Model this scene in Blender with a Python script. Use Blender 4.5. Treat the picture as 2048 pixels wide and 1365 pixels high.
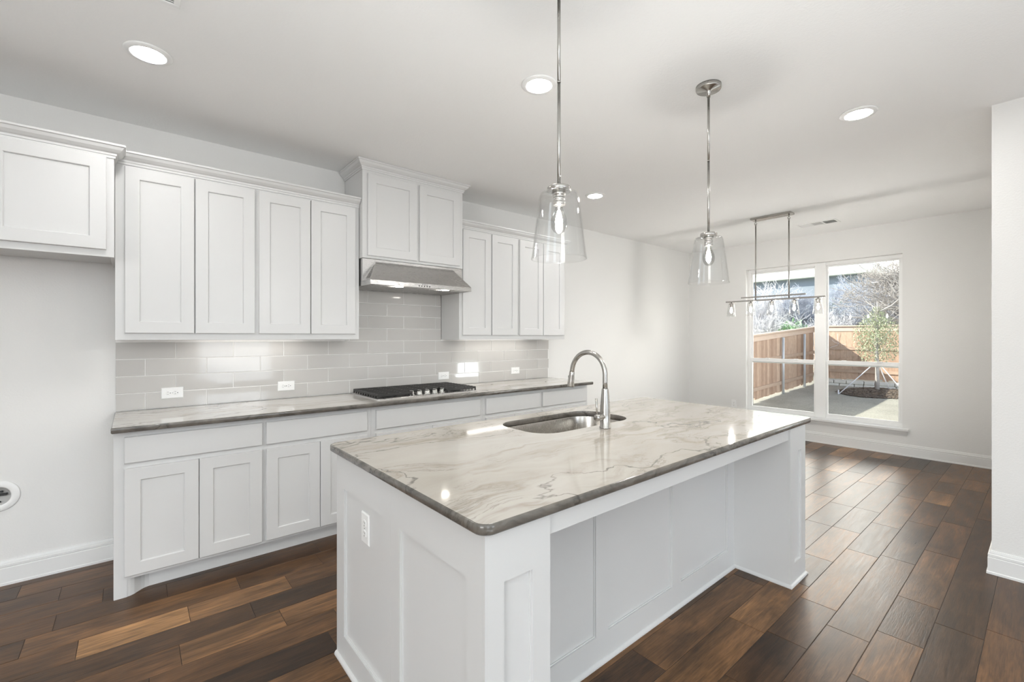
import bpy, bmesh, math, random
from mathutils import Vector, Matrix, noise
for o in list(bpy.data.objects): bpy.data.objects.remove(o, do_unlink=True)
sc = bpy.context.scene
COL = sc.collection
R = math.radians
random.seed(7)

# ------------------------------------------------------------------ camera
cam_d = bpy.data.cameras.new('camera')
cam = bpy.data.objects.new('camera', cam_d); COL.objects.link(cam)
cam.location = (0.0, -3.7507, 1.3813)
cam.rotation_euler = (R(90), 0, R(-39.982))
cam_d.sensor_width = 36.0
cam_d.lens = 903.03 / 2048 * 36.0
cam_d.shift_y = -0.0038
cam_d.clip_start = 0.05; cam_d.clip_end = 400
sc.camera = cam

# ------------------------------------------------------------------ world / sun / daylight / exposure
sc.view_settings.view_transform = 'Standard'
sc.view_settings.look = 'None'
sc.view_settings.exposure = 0.53
sc.view_settings.gamma = 1.0
sc.view_settings.use_curve_mapping = False
W = bpy.data.worlds.new('sky'); sc.world = W; W.use_nodes = True
nt = W.node_tree; bg = nt.nodes['Background']
# hazy winter sky: bright white low over the yard, paler blue overhead
tcw = nt.nodes.new('ShaderNodeTexCoord'); sxw = nt.nodes.new('ShaderNodeSeparateXYZ'); rw = nt.nodes.new('ShaderNodeValToRGB')
nt.links.new(tcw.outputs['Generated'], sxw.inputs[0]); nt.links.new(sxw.outputs[2], rw.inputs[0])
el = rw.color_ramp.elements
while len(el) < 5: el.new(0.5)
for e_, (q_, c_) in zip(el, ((0.0, (0.035, 0.035, 0.033)), (0.03, (0.16, 0.18, 0.20)), (0.20, (1.0, 0.965, 0.91)), (0.44, (0.93, 0.93, 0.92)), (0.62, (0.05, 0.065, 0.09)))):
    e_.position = q_; e_.color = (*c_, 1)
# the haze is brightest over the yard side (east), dimmer to the west
rx = nt.nodes.new('ShaderNodeValToRGB'); nt.links.new(sxw.outputs[0], rx.inputs[0])
rx.color_ramp.elements[0].position = 0.0; rx.color_ramp.elements[0].color = (0.25, 0.29, 0.36, 1)
rx.color_ramp.elements[1].position = 0.75; rx.color_ramp.elements[1].color = (1.0, 0.965, 0.92, 1)
mw = nt.nodes.new('ShaderNodeMix'); mw.data_type = 'RGBA'; mw.blend_type = 'MULTIPLY'; mw.inputs['Factor'].default_value = 1.0
nt.links.new(rw.outputs[0], mw.inputs['A']); nt.links.new(rx.outputs[0], mw.inputs['B'])
nt.links.new(mw.outputs['Result'], bg.inputs[0]); bg.inputs[1].default_value = 7.6

sun_d = bpy.data.lights.new('sun', 'SUN'); sun_d.energy = 6.0; sun_d.angle = R(0.6); sun_d.color = (1.0, 0.95, 0.86)
sun = bpy.data.objects.new('sun', sun_d); COL.objects.link(sun)
sun.rotation_euler = Vector((0.85, -1.0, -0.8)).to_track_quat('-Z', 'Y').to_euler()
sun.location = (5, 10, 12)

def area(name, loc, to, sx, sy, power, col, spread=180):
    d = bpy.data.lights.new(name, 'AREA'); d.shape = 'RECTANGLE'; d.size = sx; d.size_y = sy; d.spread = R(spread); d.energy = power; d.color = col
    o = bpy.data.objects.new(name, d); COL.objects.link(o); o.location = loc
    o.rotation_euler = (Vector(to) - Vector(loc)).to_track_quat('-Z', 'Y').to_euler()
    return o
# daylight entering by the living room windows in the wall behind the camera and by the patio door;
# two unseen upward lamps are added near the floor to brighten the ceiling
area('daylight_rear_window_1', (-1.9, -8.86, 1.45), (-1.9, 0, 3.0), 1.5, 2.0, 24, (0.80, 0.90, 1.0))
area('daylight_rear_window_2', (1.9, -8.86, 1.45), (1.9, 0, 3.0), 1.5, 2.0, 24, (0.80, 0.90, 1.0))
area('added_left_fill', (-4.36, -5.2, 1.5), (0, -4.2, 1.7), 1.9, 1.9, 66, (1.0, 0.98, 0.95))  # lamp added at an unseen window to lift the island's left face
area('daylight_patio_door', (5.05, -3.72, 0.73), (5.05, 0, 1.25), 0.64, 0.36, 9, (0.92, 0.97, 1.0))
area('added_uplight_fill_1', (-1.4, -5.0, 0.1), (-1.4, -5.0, 2.0), 4.8, 2.2, 104, (0.87, 0.965, 1.0), 132)
area('added_uplight_fill_2', (-0.2, -7.4, 0.1), (-0.2, -7.4, 2.0), 4.6, 2.0, 50, (0.93, 0.985, 1.0), 110)

# ------------------------------------------------------------------ geometry helper
class MB:
    def __init__(s): s.bm = bmesh.new(); s.mi = 0
    def _f(s, vs):
        try:
            f = s.bm.faces.new(vs); f.material_index = s.mi; return f
        except ValueError: return None
    def box(s, x0, x1, y0, y1, z0, z1, bev=0.0, seg=1):
        if x0 > x1: x0, x1 = x1, x0
        if y0 > y1: y0, y1 = y1, y0
        if z0 > z1: z0, z1 = z1, z0
        v = [s.bm.verts.new(p) for p in ((x0,y0,z0),(x1,y0,z0),(x1,y1,z0),(x0,y1,z0),(x0,y0,z1),(x1,y0,z1),(x1,y1,z1),(x0,y1,z1))]
        fs = [s._f([v[i] for i in q]) for q in ((0,3,2,1),(4,5,6,7),(0,1,5,4),(1,2,6,5),(2,3,7,6),(3,0,4,7))]
        if bev > 0:
            es = set()
            for f in fs: es.update(f.edges)
            r = bmesh.ops.bevel(s.bm, geom=list(es), offset=bev, segments=seg, affect='EDGES', profile=0.5, clamp_overlap=True)
            for f in r['faces']: f.material_index = s.mi
        return s
    def obox(s, M, a0, a1, b0, b1, c0, c1, bev=0.0):
        """box in local coords transformed by M"""
        t = MB(); t.mi = s.mi; t.box(a0, a1, b0, b1, c0, c1, bev)
        t.bm.transform(M); s.merge(t); return s
    def merge(s, t):
        mp = {}
        for v in t.bm.verts: mp[v] = s.bm.verts.new(v.co)
        for f in t.bm.faces:
            try:
                g = s.bm.faces.new([mp[v] for v in f.verts]); g.material_index = f.material_index; g.smooth = f.smooth
            except ValueError: pass
        t.bm.free()
    def tube(s, pts, r, n=12, cap=True, smooth=True):
        pts = [Vector(p) for p in pts]; m = len(pts)
        rs = r if isinstance(r, (list, tuple)) else [r] * m
        rings = []; up = None
        for i in range(m):
            if i == 0: t = pts[1] - pts[0]
            elif i == m - 1: t = pts[-1] - pts[-2]
            else: t = (pts[i+1] - pts[i]).normalized() + (pts[i] - pts[i-1]).normalized()
            t.normalize()
            if up is None:
                up = Vector((0, 0, 1)) if abs(t.z) < 0.9 else Vector((1, 0, 0))
            a = t.cross(up)
            if a.length < 1e-6: a = t.orthogonal()
            a.normalize(); b = a.cross(t).normalized(); up = b
            rings.append([s.bm.verts.new(pts[i] + (a * math.cos(2*math.pi*k/n) + b * math.sin(2*math.pi*k/n)) * rs[i]) for k in range(n)])
        for i in range(m - 1):
            for k in range(n):
                f = s._f([rings[i][k], rings[i][(k+1) % n], rings[i+1][(k+1) % n], rings[i+1][k]])
                if f: f.smooth = smooth
        if cap:
            s._f(rings[0][::-1]); s._f(rings[-1])
        return s
    def lathe(s, prof, c=(0, 0, 0), n=32, axis='Z', smooth=True, closed=False):
        """prof: list of (radius, height)"""
        c = Vector(c); rings = []
        def P(r, h, k):
            a = 2 * math.pi * k / n; x, y = r * math.cos(a), r * math.sin(a)
            if axis == 'Z': return c + Vector((x, y, h))
            if axis == 'X': return c + Vector((h, x, y))
            return c + Vector((y, h, x))
        for r, h in prof:
            if r < 1e-6: rings.append([s.bm.verts.new(P(0, h, 0))])
            else: rings.append([s.bm.verts.new(P(r, h, k)) for k in range(n)])
        m = len(rings)
        for i in range(m if closed else m - 1):
            A, B = rings[i], rings[(i + 1) % m]
            for k in range(n):
                k2 = (k + 1) % n
                if len(A) == 1 and len(B) == 1: continue
                if len(A) == 1: f = s._f([A[0], B[k2], B[k]])
                elif len(B) == 1: f = s._f([A[k], A[k2], B[0]])
                else: f = s._f([A[k], A[k2], B[k2], B[k]])
                if f: f.smooth = smooth
        return s
    def loops(s, ls, cap0=True, cap1=True, smooth=False):
        """connect successive closed vertex loops (same count)"""
        rs = [[s.bm.verts.new(p) for p in l] for l in ls]; n = len(rs[0])
        for A, B in zip(rs, rs[1:]):
            for k in range(n):
                f = s._f([A[k], A[(k+1) % n], B[(k+1) % n], B[k]])
                if f: f.smooth = smooth
        if cap0: s._f(rs[0][::-1])
        if cap1: s._f(rs[-1])
        return rs
    def prism(s, prof, axis, a0, a1):
        """extrude a closed 2D profile along an axis. axis X: (y,z); Y: (x,z); Z: (x,y)"""
        def P(p, a):
            return {'X': (a, p[0], p[1]), 'Y': (p[0], a, p[1]), 'Z': (p[0], p[1], a)}[axis]
        s.loops([[P(p, a0) for p in prof], [P(p, a1) for p in prof]]); return s
    def sweep(s, path, prof):
        """mitred sweep along plan path [(x,y)...]; prof [(out,z)...] closed; out = to the right of travel"""
        n = len(path); ls = []
        P = [Vector((p[0], p[1])) for p in path]
        for i in range(n):
            def nr(a, b):
                d = (b - a).normalized(); return Vector((d.y, -d.x))
            if i == 0: m = nr(P[0], P[1])
            elif i == n - 1: m = nr(P[-2], P[-1])
            else:
                n1, n2 = nr(P[i-1], P[i]), nr(P[i], P[i+1]); m = (n1 + n2); m = m / max(0.2, m.dot(n1))
            ls.append([(P[i].x + m.x * o, P[i].y + m.y * o, z) for o, z in prof])
        s.loops(ls); return s
    def build(s, name, mats, parent=None, origin=None, sub=None, smooth_angle=None):
        bmesh.ops.recalc_face_normals(s.bm, faces=s.bm.faces[:])
        if parent is not None: org = ORG[parent.name]
        else: org = Vector(origin) if origin is not None else Vector((0, 0, 0))
        for v in s.bm.verts: v.co -= org
        me = bpy.data.meshes.new(name); s.bm.to_mesh(me); s.bm.free()
        if not isinstance(mats, (list, tuple)): mats = [mats]
        for m in mats: me.materials.append(m)
        o = bpy.data.objects.new(name, me); COL.objects.link(o)
        if parent is not None:
            o.parent = parent; ORG[o.name] = org
        else:
            o.location = org; ORG[o.name] = org
        return o
ORG = {}
def thing(name, loc, label, cat, group=None):
    o = bpy.data.objects.new(name, None); COL.objects.link(o); o.location = loc
    o.empty_display_size = 0.1
    ORG[o.name] = Vector(loc); return tag(o, label, cat, group)
def tag(o, label, cat, group=None):
    o['label'] = label; o['category'] = cat
    if group: o['group'] = group
    return o
def struct(o, label=None):
    o['kind'] = 'structure'
    if label: o['label'] = label
    return o
def copy_tree(o, loc=None, label=None, rotz=None):
    def rec(a, par):
        c = a.copy(); COL.objects.link(c)
        if par is not None: c.parent = par
        for ch in [x for x in a.children]: rec(ch, c)
        return c
    c = rec(o, None)
    if loc is not None: c.location = loc
    if rotz is not None: c.rotation_euler = (0, 0, rotz)
    if label: c['label'] = label
    return c

# ------------------------------------------------------------------ materials
def mat(name):
    m = bpy.data.materials.new(name); m.use_nodes = True
    n = m.node_tree; b = n.nodes['Principled BSDF']; return m, n, b
def N(n, t, **kw):
    x = n.nodes.new(t)
    for k, v in kw.items(): setattr(x, k, v)
    return x
def ramp(n, src, stops):
    r = N(n, 'ShaderNodeValToRGB'); e = r.color_ramp.elements
    while len(e) > len(stops): e.remove(e[-1])
    while len(e) < len(stops): e.new(0.5)
    for q, (p, c) in zip(e, stops):
        q.position = p; q.color = (c, c, c, 1) if isinstance(c, (int, float)) else (*c, 1)
    n.links.new(src, r.inputs[0]); return r.outputs[0]
def math_(n, op, a, b=None, c=None):
    x = N(n, 'ShaderNodeMath', operation=op)
    for i, v in enumerate((a, b, c)):
        if v is None: continue
        if isinstance(v, (int, float)): x.inputs[i].default_value = v
        else: n.links.new(v, x.inputs[i])
    return x.outputs[0]
def mixc(n, f, a, b, mode='MIX'):
    x = N(n, 'ShaderNodeMix', data_type='RGBA', blend_type=mode)
    for key, v in (('Factor', f), ('A', a), ('B', b)):
        i = x.inputs[key]
        if isinstance(v, (int, float)):
            i.default_value = v if key == 'Factor' else (v, v, v, 1)
        elif isinstance(v, tuple): i.default_value = (*v, 1)
        else: n.links.new(v, i)
    return x.outputs['Result']
def coords(n, scale=(1, 1, 1), rot=(0, 0, 0), kind='Object', loc=(0, 0, 0)):
    tc = N(n, 'ShaderNodeTexCoord'); mp = N(n, 'ShaderNodeMapping')
    mp.inputs['Scale'].default_value = scale; mp.inputs['Rotation'].default_value = rot; mp.inputs['Location'].default_value = loc
    n.links.new(tc.outputs[kind], mp.inputs[0]); return mp.outputs[0]
def noise_t(n, vec, scale, detail=3, rough=0.5, dist=0.0, out=0):
    x = N(n, 'ShaderNodeTexNoise'); x.inputs['Scale'].default_value = scale; x.inputs['Detail'].default_value = detail
    x.inputs['Roughness'].default_value = rough; x.inputs['Distortion'].default_value = dist
    n.links.new(vec, x.inputs['Vector']); return x.outputs[out]
def bump(n, b, h, strength=0.1, dist=0.01):
    x = N(n, 'ShaderNodeBump'); x.inputs['Strength'].default_value = strength; x.inputs['Distance'].default_value = dist
    n.links.new(h, x.inputs['Height']); n.links.new(x.outputs[0], b.inputs['Normal']); return x
def simple(name, col, rough=0.5, metal=0.0, var=0.0, vscale=8.0, bmp=0.0, bscale=60, spec=0.5):
    m, n, b = mat(name)
    b.inputs['Roughness'].default_value = rough; b.inputs['Metallic'].default_value = metal
    b.inputs['Specular IOR Level'].default_value = spec
    v = coords(n)
    nz = noise_t(n, v, vscale, 3)
    lo = tuple(max(0, c * (1 - var)) for c in col); hi = tuple(min(1, c * (1 + var)) for c in col)
    c = mixc(n, nz, lo, hi); n.links.new(c, b.inputs['Base Color'])
    if bmp > 0: bump(n, b, noise_t(n, v, bscale, 4), bmp, 0.004)
    return m
def emit(name, col, strength):
    m, n, b = mat(name)
    b.inputs['Base Color'].default_value = (0.9, 0.9, 0.9, 1)
    b.inputs['Emission Color'].default_value = (*col, 1); b.inputs['Emission Strength'].default_value = strength
    return m

M_wall = simple('painted_wall', (0.79, 0.785, 0.77), 0.6, var=0.012, vscale=1.5, bmp=0.22, bscale=110, spec=0.3)
M_ceil = simple('painted_ceiling', (0.91, 0.908, 0.90), 0.75, var=0.01, vscale=1.2, bmp=0.30, bscale=85, spec=0.2)
M_cab = simple('white_cabinet_paint', (0.665, 0.665, 0.66), 0.32, var=0.006, vscale=2.0, bmp=0.02, bscale=30, spec=0.45)
M_trim = simple('white_trim_paint', (0.80, 0.80, 0.79), 0.35, var=0.006, vscale=2.0, spec=0.45)
M_plastic = simple('white_plastic', (0.86, 0.86, 0.85), 0.3, var=0.005)
M_slot = simple('dark_slot', (0.06, 0.055, 0.05), 0.5, var=0.1)
M_black = simple('cast_iron_black', (0.025, 0.024, 0.023), 0.45, var=0.25, vscale=40, bmp=0.12, bscale=200)
M_dark = simple('dark_enamel', (0.03, 0.03, 0.03), 0.25, var=0.1)
M_grout = simple('white_grout', (0.92, 0.91, 0.895), 0.85, var=0.03, vscale=60)
def metal(name, col, rough, stretch=(1, 1, 60), s=30, aniso=0.0):
    m, n, b = mat(name); b.inputs['Metallic'].default_value = 1.0
    v = coords(n, stretch); z = noise_t(n, v, s, 3)
    n.links.new(mixc(n, z, tuple(c * 0.9 for c in col), tuple(min(1, c * 1.08) for c in col)), b.inputs['Base Color'])
    n.links.new(ramp(n, z, [(0.2, rough * 0.8), (0.8, rough * 1.25)]), b.inputs['Roughness'])
    bump(n, b, z, 0.03, 0.001); return m
M_steel = metal('brushed_stainless', (0.62, 0.61, 0.60), 0.26, (2, 60, 60), 18)
M_nickel = metal('brushed_nickel', (0.47, 0.455, 0.43), 0.24, (40, 40, 3), 20)
M_chrome = metal('polished_chrome', (0.80, 0.80, 0.79), 0.09, (5, 5, 5), 10)
M_sink = metal('satin_sink_steel', (0.60, 0.57, 0.53), 0.24, (60, 60, 4), 14)

def glass(name, tint=(0.98, 0.99, 0.99), base=0.04, rough=0.0, ior=1.45):
    m = bpy.data.materials.new(name); m.use_nodes = True; n = m.node_tree
    for x in list(n.nodes): n.nodes.remove(x)
    out = N(n, 'ShaderNodeOutputMaterial'); tr = N(n, 'ShaderNodeBsdfTransparent'); gl = N(n, 'ShaderNodeBsdfGlossy')
    tr.inputs[0].default_value = (*tint, 1); gl.inputs['Roughness'].default_value = rough
    fr = N(n, 'ShaderNodeFresnel'); ge = N(n, 'ShaderNodeNewGeometry')
    n.links.new(math_(n, 'ADD', math_(n, 'MULTIPLY', ge.outputs['Backfacing'], 1.0 / ior - ior), ior), fr.inputs['IOR'])
    mxs = N(n, 'ShaderNodeMixShader'); n.links.new(fr.outputs[0], mxs.inputs[0])
    n.links.new(tr.outputs[0], mxs.inputs[1]); n.links.new(gl.outputs[0], mxs.inputs[2]); n.links.new(mxs.outputs[0], out.inputs[0])
    return m
M_pane = glass('window_glass', (0.97, 0.985, 0.98), ior=1.4)
M_shade = glass('clear_seeded_glass', (0.988, 0.99, 0.989), ior=1.55)
M_bulbglass = glass('bulb_glass', (0.99, 0.985, 0.97), ior=1.35)
M_filament = emit('glowing_filament', (1.0, 0.97, 0.935), 600.0)
M_filament_s = emit('small_glowing_filament', (1.0, 0.97, 0.935), 420.0)
M_lens = emit('downlight_lens', (1.0, 0.985, 0.965), 110.0)
M_bar = emit('under_cabinet_led', (1.0, 0.97, 0.92), 5.0)
M_hoodlamp = emit('hood_lamp', (1.0, 0.95, 0.86), 14.0)

# quartzite top: pale warm ground, drifting grey streaks, thin dark cracks
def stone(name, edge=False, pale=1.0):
    m, n, b = mat(name)
    v = coords(n, (1, 1, 1), kind='Object')
    wob = noise_t(n, v, 1.7, 4, 0.55, out=1)
    vv = N(n, 'ShaderNodeVectorMath', operation='MULTIPLY_ADD'); n.links.new(wob, vv.inputs[0]); vv.inputs[1].default_value = (0.34, 0.34, 0.34); n.links.new(v, vv.inputs[2])
    def st(scale, rot):
        mp = N(n, 'ShaderNodeMapping'); mp.inputs['Scale'].default_value = scale; mp.inputs['Rotation'].default_value = rot
        n.links.new(vv.outputs[0], mp.inputs[0]); return mp.outputs[0]
    base = ramp(n, noise_t(n, st((0.7, 3.2, 2), (0, 0, R(-14))), 1.5, 6, 0.62, 0.3), [(0.25, (0.40, 0.36, 0.31)), (0.42, (0.47, 0.435, 0.385)), (0.6, (0.505, 0.472, 0.425)), (0.8, (0.55, 0.525, 0.485))])
    # drifting grey-brown streaks, long and ragged
    s1 = noise_t(n, st((0.42, 2.6, 2), (0, 0, R(-15))), 1.5, 7, 0.58, 0.35)
    k1 = ramp(n, math_(n, 'ABSOLUTE', math_(n, 'SUBTRACT', s1, 0.5)), [(0.0, 1.0), (0.010, 0.6), (0.035, 0.12), (0.07, 0.0)])
    mask1 = ramp(n, noise_t(n, v, 1.9, 4, 0.6), [(0.34, 0.0), (0.56, 1.0)])
    c = mixc(n, math_(n, 'MULTIPLY', math_(n, 'MULTIPLY', k1, mask1), 0.75), base, (0.30, 0.255, 0.205))
    # thin dark cracks running the length of the slab
    s2 = noise_t(n, st((0.40, 1.0, 1), (0, 0, R(-12))), 1.0, 8, 0.52, 0.4)
    k2 = ramp(n, math_(n, 'ABSOLUTE', math_(n, 'SUBTRACT', s2, 0.5)), [(0.0, 1.0), (0.0016, 0.85), (0.004, 0.0)])
    mask2 = ramp(n, noise_t(n, v, 1.1, 3), [(0.32, 0.25), (0.48, 1.0)])
    c = mixc(n, math_(n, 'MULTIPLY', math_(n, 'MULTIPLY', k2, mask2), 0.85), c, (0.13, 0.118, 0.11))
    # a second, ragged family of fine lines with small offshoots
    s3 = noise_t(n, st((0.7, 2.3, 1), (0, 0, R(-33))), 1.6, 12, 0.68, 0.8)
    k3 = ramp(n, math_(n, 'ABSOLUTE', math_(n, 'SUBTRACT', s3, 0.47)), [(0.0, 1.0), (0.003, 0.7), (0.009, 0.0)])
    mask3 = ramp(n, noise_t(n, vv.outputs[0], 2.1, 3), [(0.42, 0.0), (0.55, 1.0)])
    c = mixc(n, math_(n, 'MULTIPLY', math_(n, 'MULTIPLY', k3, mask3), 0.75), c, (0.20, 0.175, 0.15))
    if pale != 1.0: c = mixc(n, 1.0, c, (pale, pale * 1.03, pale * 1.09), 'MULTIPLY')  # lightens the colour to carry the back counter's brighter light
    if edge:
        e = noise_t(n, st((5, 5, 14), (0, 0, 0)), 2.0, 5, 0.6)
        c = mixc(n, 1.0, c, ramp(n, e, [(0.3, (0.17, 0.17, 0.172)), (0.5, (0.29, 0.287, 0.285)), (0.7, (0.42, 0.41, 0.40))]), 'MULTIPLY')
    n.links.new(c, b.inputs['Base Color'])
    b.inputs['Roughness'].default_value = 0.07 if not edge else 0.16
    b.inputs['Specular IOR Level'].default_value = 0.62
    b.inputs['Coat Weight'].default_value = 0.0
    return m
M_stone = stone('veined_quartzite'); M_stone_lit = stone('lit_veined_quartzite', False, 1.3); M_stone_e = stone('veined_quartzite_edge', True)  # same stone; the second copy has the brighter light put into its colour

# wood planks: tone and grain seed come from each plank (a face attribute)
def wood_floor():
    m, n, b = mat('walnut_plank_floor')
    at = N(n, 'ShaderNodeAttribute'); at.attribute_name = 'plank'
    sp = N(n, 'ShaderNodeSeparateColor'); n.links.new(at.outputs['Color'], sp.inputs[0])
    tone, seed = sp.outputs[0], sp.outputs[1]
    tc = N(n, 'ShaderNodeTexCoord'); off = N(n, 'ShaderNodeCombineXYZ')
    n.links.new(math_(n, 'MULTIPLY', seed, 37.0), off.inputs[0]); n.links.new(math_(n, 'MULTIPLY', seed, 91.0), off.inputs[1])
    ad = N(n, 'ShaderNodeVectorMath', operation='ADD'); n.links.new(tc.outputs['Object'], ad.inputs[0]); n.links.new(off.outputs[0], ad.inputs[1])
    def st(s):
        mp = N(n, 'ShaderNodeMapping'); mp.inputs['Scale'].default_value = s; n.links.new(ad.outputs[0], mp.inputs[0]); return mp.outputs[0]
    g1 = noise_t(n, st((2.2, 26, 1)), 1.6, 6, 0.62, 1.2)
    g2 = noise_t(n, st((7, 130, 1)), 1.4, 4, 0.6)
    cl = noise_t(n, st((1.6, 5, 1)), 1.3, 4, 0.6, 0.6)
    base = ramp(n, tone, [(0.0, (0.034, 0.018, 0.009)), (0.3, (0.068, 0.034, 0.015)), (0.6, (0.120, 0.058, 0.023)), (0.8, (0.18, 0.090, 0.036)), (1.0, (0.40, 0.21, 0.085))])
    c = mixc(n, 1.0, base, ramp(n, g1, [(0.25, 0.42), (0.5, 0.98), (0.75, 1.5)]), 'MULTIPLY')
    c = mixc(n, 1.0, c, ramp(n, cl, [(0.28, 0.45), (0.5, 0.98), (0.72, 1.6)]), 'MULTIPLY')
    c = mixc(n, 1.0, c, ramp(n, g2, [(0.3, 0.78), (0.6, 1.12)]), 'MULTIPLY')
    vo = N(n, 'ShaderNodeTexVoronoi'); vo.inputs['Scale'].default_value = 1.0; n.links.new(st((1.1, 3.2, 1)), vo.inputs['Vector'])
    c = mixc(n, ramp(n, vo.outputs['Distance'], [(0.0, 0.85), (0.035, 0.7), (0.075, 0.0)]), c, (0.018, 0.011, 0.008))
    n.links.new(c, b.inputs['Base Color'])
    n.links.new(ramp(n, g1, [(0.2, 0.26), (0.8, 0.38)]), b.inputs['Roughness'])
    b.inputs['Specular IOR Level'].default_value = 0.34
    hm = math_(n, 'ADD', math_(n, 'MULTIPLY', g1, 0.6), math_(n, 'MULTIPLY', g2, 0.5))
    bump(n, b, hm, 0.16, 0.004)
    return m
M_floor = wood_floor()
M_joint = simple('plank_joint', (0.03, 0.02, 0.014), 0.7, var=0.2)

def tile_mat():
    m, n, b = mat('glazed_greige_tile')
    at = N(n, 'ShaderNodeAttribute'); at.attribute_name = 'tile'
    sp = N(n, 'ShaderNodeSeparateColor'); n.links.new(at.outputs['Color'], sp.inputs[0])
    v = coords(n)
    c = mixc(n, sp.outputs[0], (0.52, 0.505, 0.485), (0.57, 0.555, 0.535))
    n.links.new(c, b.inputs['Base Color']); b.inputs['Roughness'].default_value = 0.06
    b.inputs['Specular IOR Level'].default_value = 0.6
    bump(n, b, noise_t(n, v, 7, 2), 0.02, 0.004); return m
M_tile = tile_mat()
# ================================================================== ROOM SHELL
H = 2.736; XF = 6.878; YR = -3.53; XP = 3.845; XL = -4.4; YB = -8.9; T = 0.14
def colored(mb, name): return mb.bm.loops.layers.float_color.new(name)

def build_floor():
    mb = MB(); lay = colored(mb, 'plank'); rng = random.Random(11)
    known = {0: [-0.191, 0.213], 2: [0.157, 0.565], -5: [-0.475], -1: [0.452], -3: [-0.124], 14: [3.13], 15: [2.97, 4.92], 13: [2.55], 12: [3.57]}
    tones = {(0, 0): 1.0, (-5, -0.475): 0.62, (2, 0.157): 0.82, (2, 0.565): 0.78}
    mb.mi = 1; mb.box(XL - T, XF + 0.05, YB - T, 0.02, -0.08, -0.0012)
    for f in mb.bm.faces:
        for l in f.loops: l[lay] = (0, 0, 0, 1)
    mb.mi = 0; P = 0.1656; g = 0.0007
    for r in range(-6, 49):
        y1 = -0.907 - P * r; y0 = y1 - P
        y1 = min(y1, 0.01)
        if y0 < YB: y0 = YB
        if y1 - y0 < 0.01: continue
        js = [XL - rng.uniform(0.0, 0.9)]
        kn = known.get(r, [])
        x = js[0]
        while x < XF:
            x += rng.choice([0.42, 0.6, 0.75, 0.9, 1.05, 1.2]) * rng.uniform(0.93, 1.07); js.append(x)
        if kn:
            js = [j for j in js if not any(abs(j - k) < 0.36 for k in kn) and not (len(kn) > 1 and min(kn) < j < max(kn))] + kn
            js.sort()
        for a, b in zip(js, js[1:]):
            a2, b2 = max(a, XL - T), min(b, XF + 0.05)
            if b2 - a2 < 0.01: continue
            tone = min(1, max(0, rng.gauss(0.46, 0.19)))
            if r == 0 and abs(a + 0.191) < 1e-3: tone = 1.0
            elif r == 0 and abs(b + 0.191) < 1e-3: tone = 0.45
            for (rr, xx), t in tones.items():
                if rr == r and abs(a - xx) < 1e-3: tone = t
            sd = rng.random()
            c0 = len(mb.bm.faces)
            q = [mb.bm.verts.new(p) for p in ((a2+g, y0+g, -0.0015), (b2-g, y0+g, -0.0015), (b2-g, y1-g, -0.0015), (a2+g, y1-g, -0.0015))]
            e = 0.0014
            t_ = [mb.bm.verts.new(p) for p in ((a2+g+e, y0+g+e, 0), (b2-g-e, y0+g+e, 0), (b2-g-e, y1-g-e, 0), (a2+g+e, y1-g-e, 0))]
            fs = [mb._f(t_)] + [mb._f([q[i], q[(i+1) % 4], t_[(i+1) % 4], t_[i]]) for i in range(4)]
            for f in fs:
                for l in f.loops: l[lay] = (tone, sd, 0, 1)
    return struct(mb.build('floor', [M_floor, M_joint]))
build_floor()

mb = MB(); mb.box(XL - T, XF + T, YB - T, T, H, H + 0.12); struct(mb.build('ceiling', M_ceil))
mb = MB(); mb.box(XL - T, XF + T, 0, T, -0.3, H); struct(mb.build('wall_back', M_wall))
# wall with the tall window
WY0, WY1, WZ0, WZ1 = -2.64, -0.885, 0.315, 2.362
mb = MB()
mb.box(XF, XF + T, YR - 0.13, WY0, -0.3, H); mb.box(XF, XF + T, WY1, 0.0, -0.3, H)
mb.box(XF, XF + T, WY0, WY1, -0.3, WZ0); mb.box(XF, XF + T, WY0, WY1, WZ1, H)
struct(mb.build('wall_far', M_wall))
# wall on the right of the dining nook, with the glazed patio door the camera only sees by its reflection
DX0, DX1, DZ = 4.58, 5.52, 2.06
mb = MB()
mb.box(XP, DX0, YR - 0.13, YR, -0.3, H); mb.box(DX1, XF, YR - 0.13, YR, -0.3, H); mb.box(DX0, DX1, YR - 0.13, YR, DZ, H); mb.box(DX0, DX1, YR - 0.13, YR, -0.3, 0.0)
struct(mb.build('wall_right', M_wall))
mb = MB(); mb.box(XP, XP + 0.13, YB, YR - 0.13, -0.3, H); struct(mb.build('wall_pillar', M_wall))
mb = MB()
for a, b in ((XL, -2.65), (-1.15, 1.15), (2.65, XP + 0.13)): mb.box(a, b, YB - T, YB, -0.3, H)
for a, b in ((-2.65, -1.15), (1.15, 2.65)):
    mb.box(a, b, YB - T, YB, -0.3, 0.4); mb.box(a, b, YB - T, YB, 2.5, H)
struct(mb.build('wall_rear', M_wall))
mb = MB()
mb.box(XL - T, XL, YB - T, -6.15, -0.3, H); mb.box(XL - T, XL, -4.25, 0, -0.3, H); mb.box(XL - T, XL, -6.15, -4.25, -0.3, 0.55); mb.box(XL - T, XL, -6.15, -4.25, 2.45, H)
struct(mb.build('wall_left', M_wall))
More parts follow.
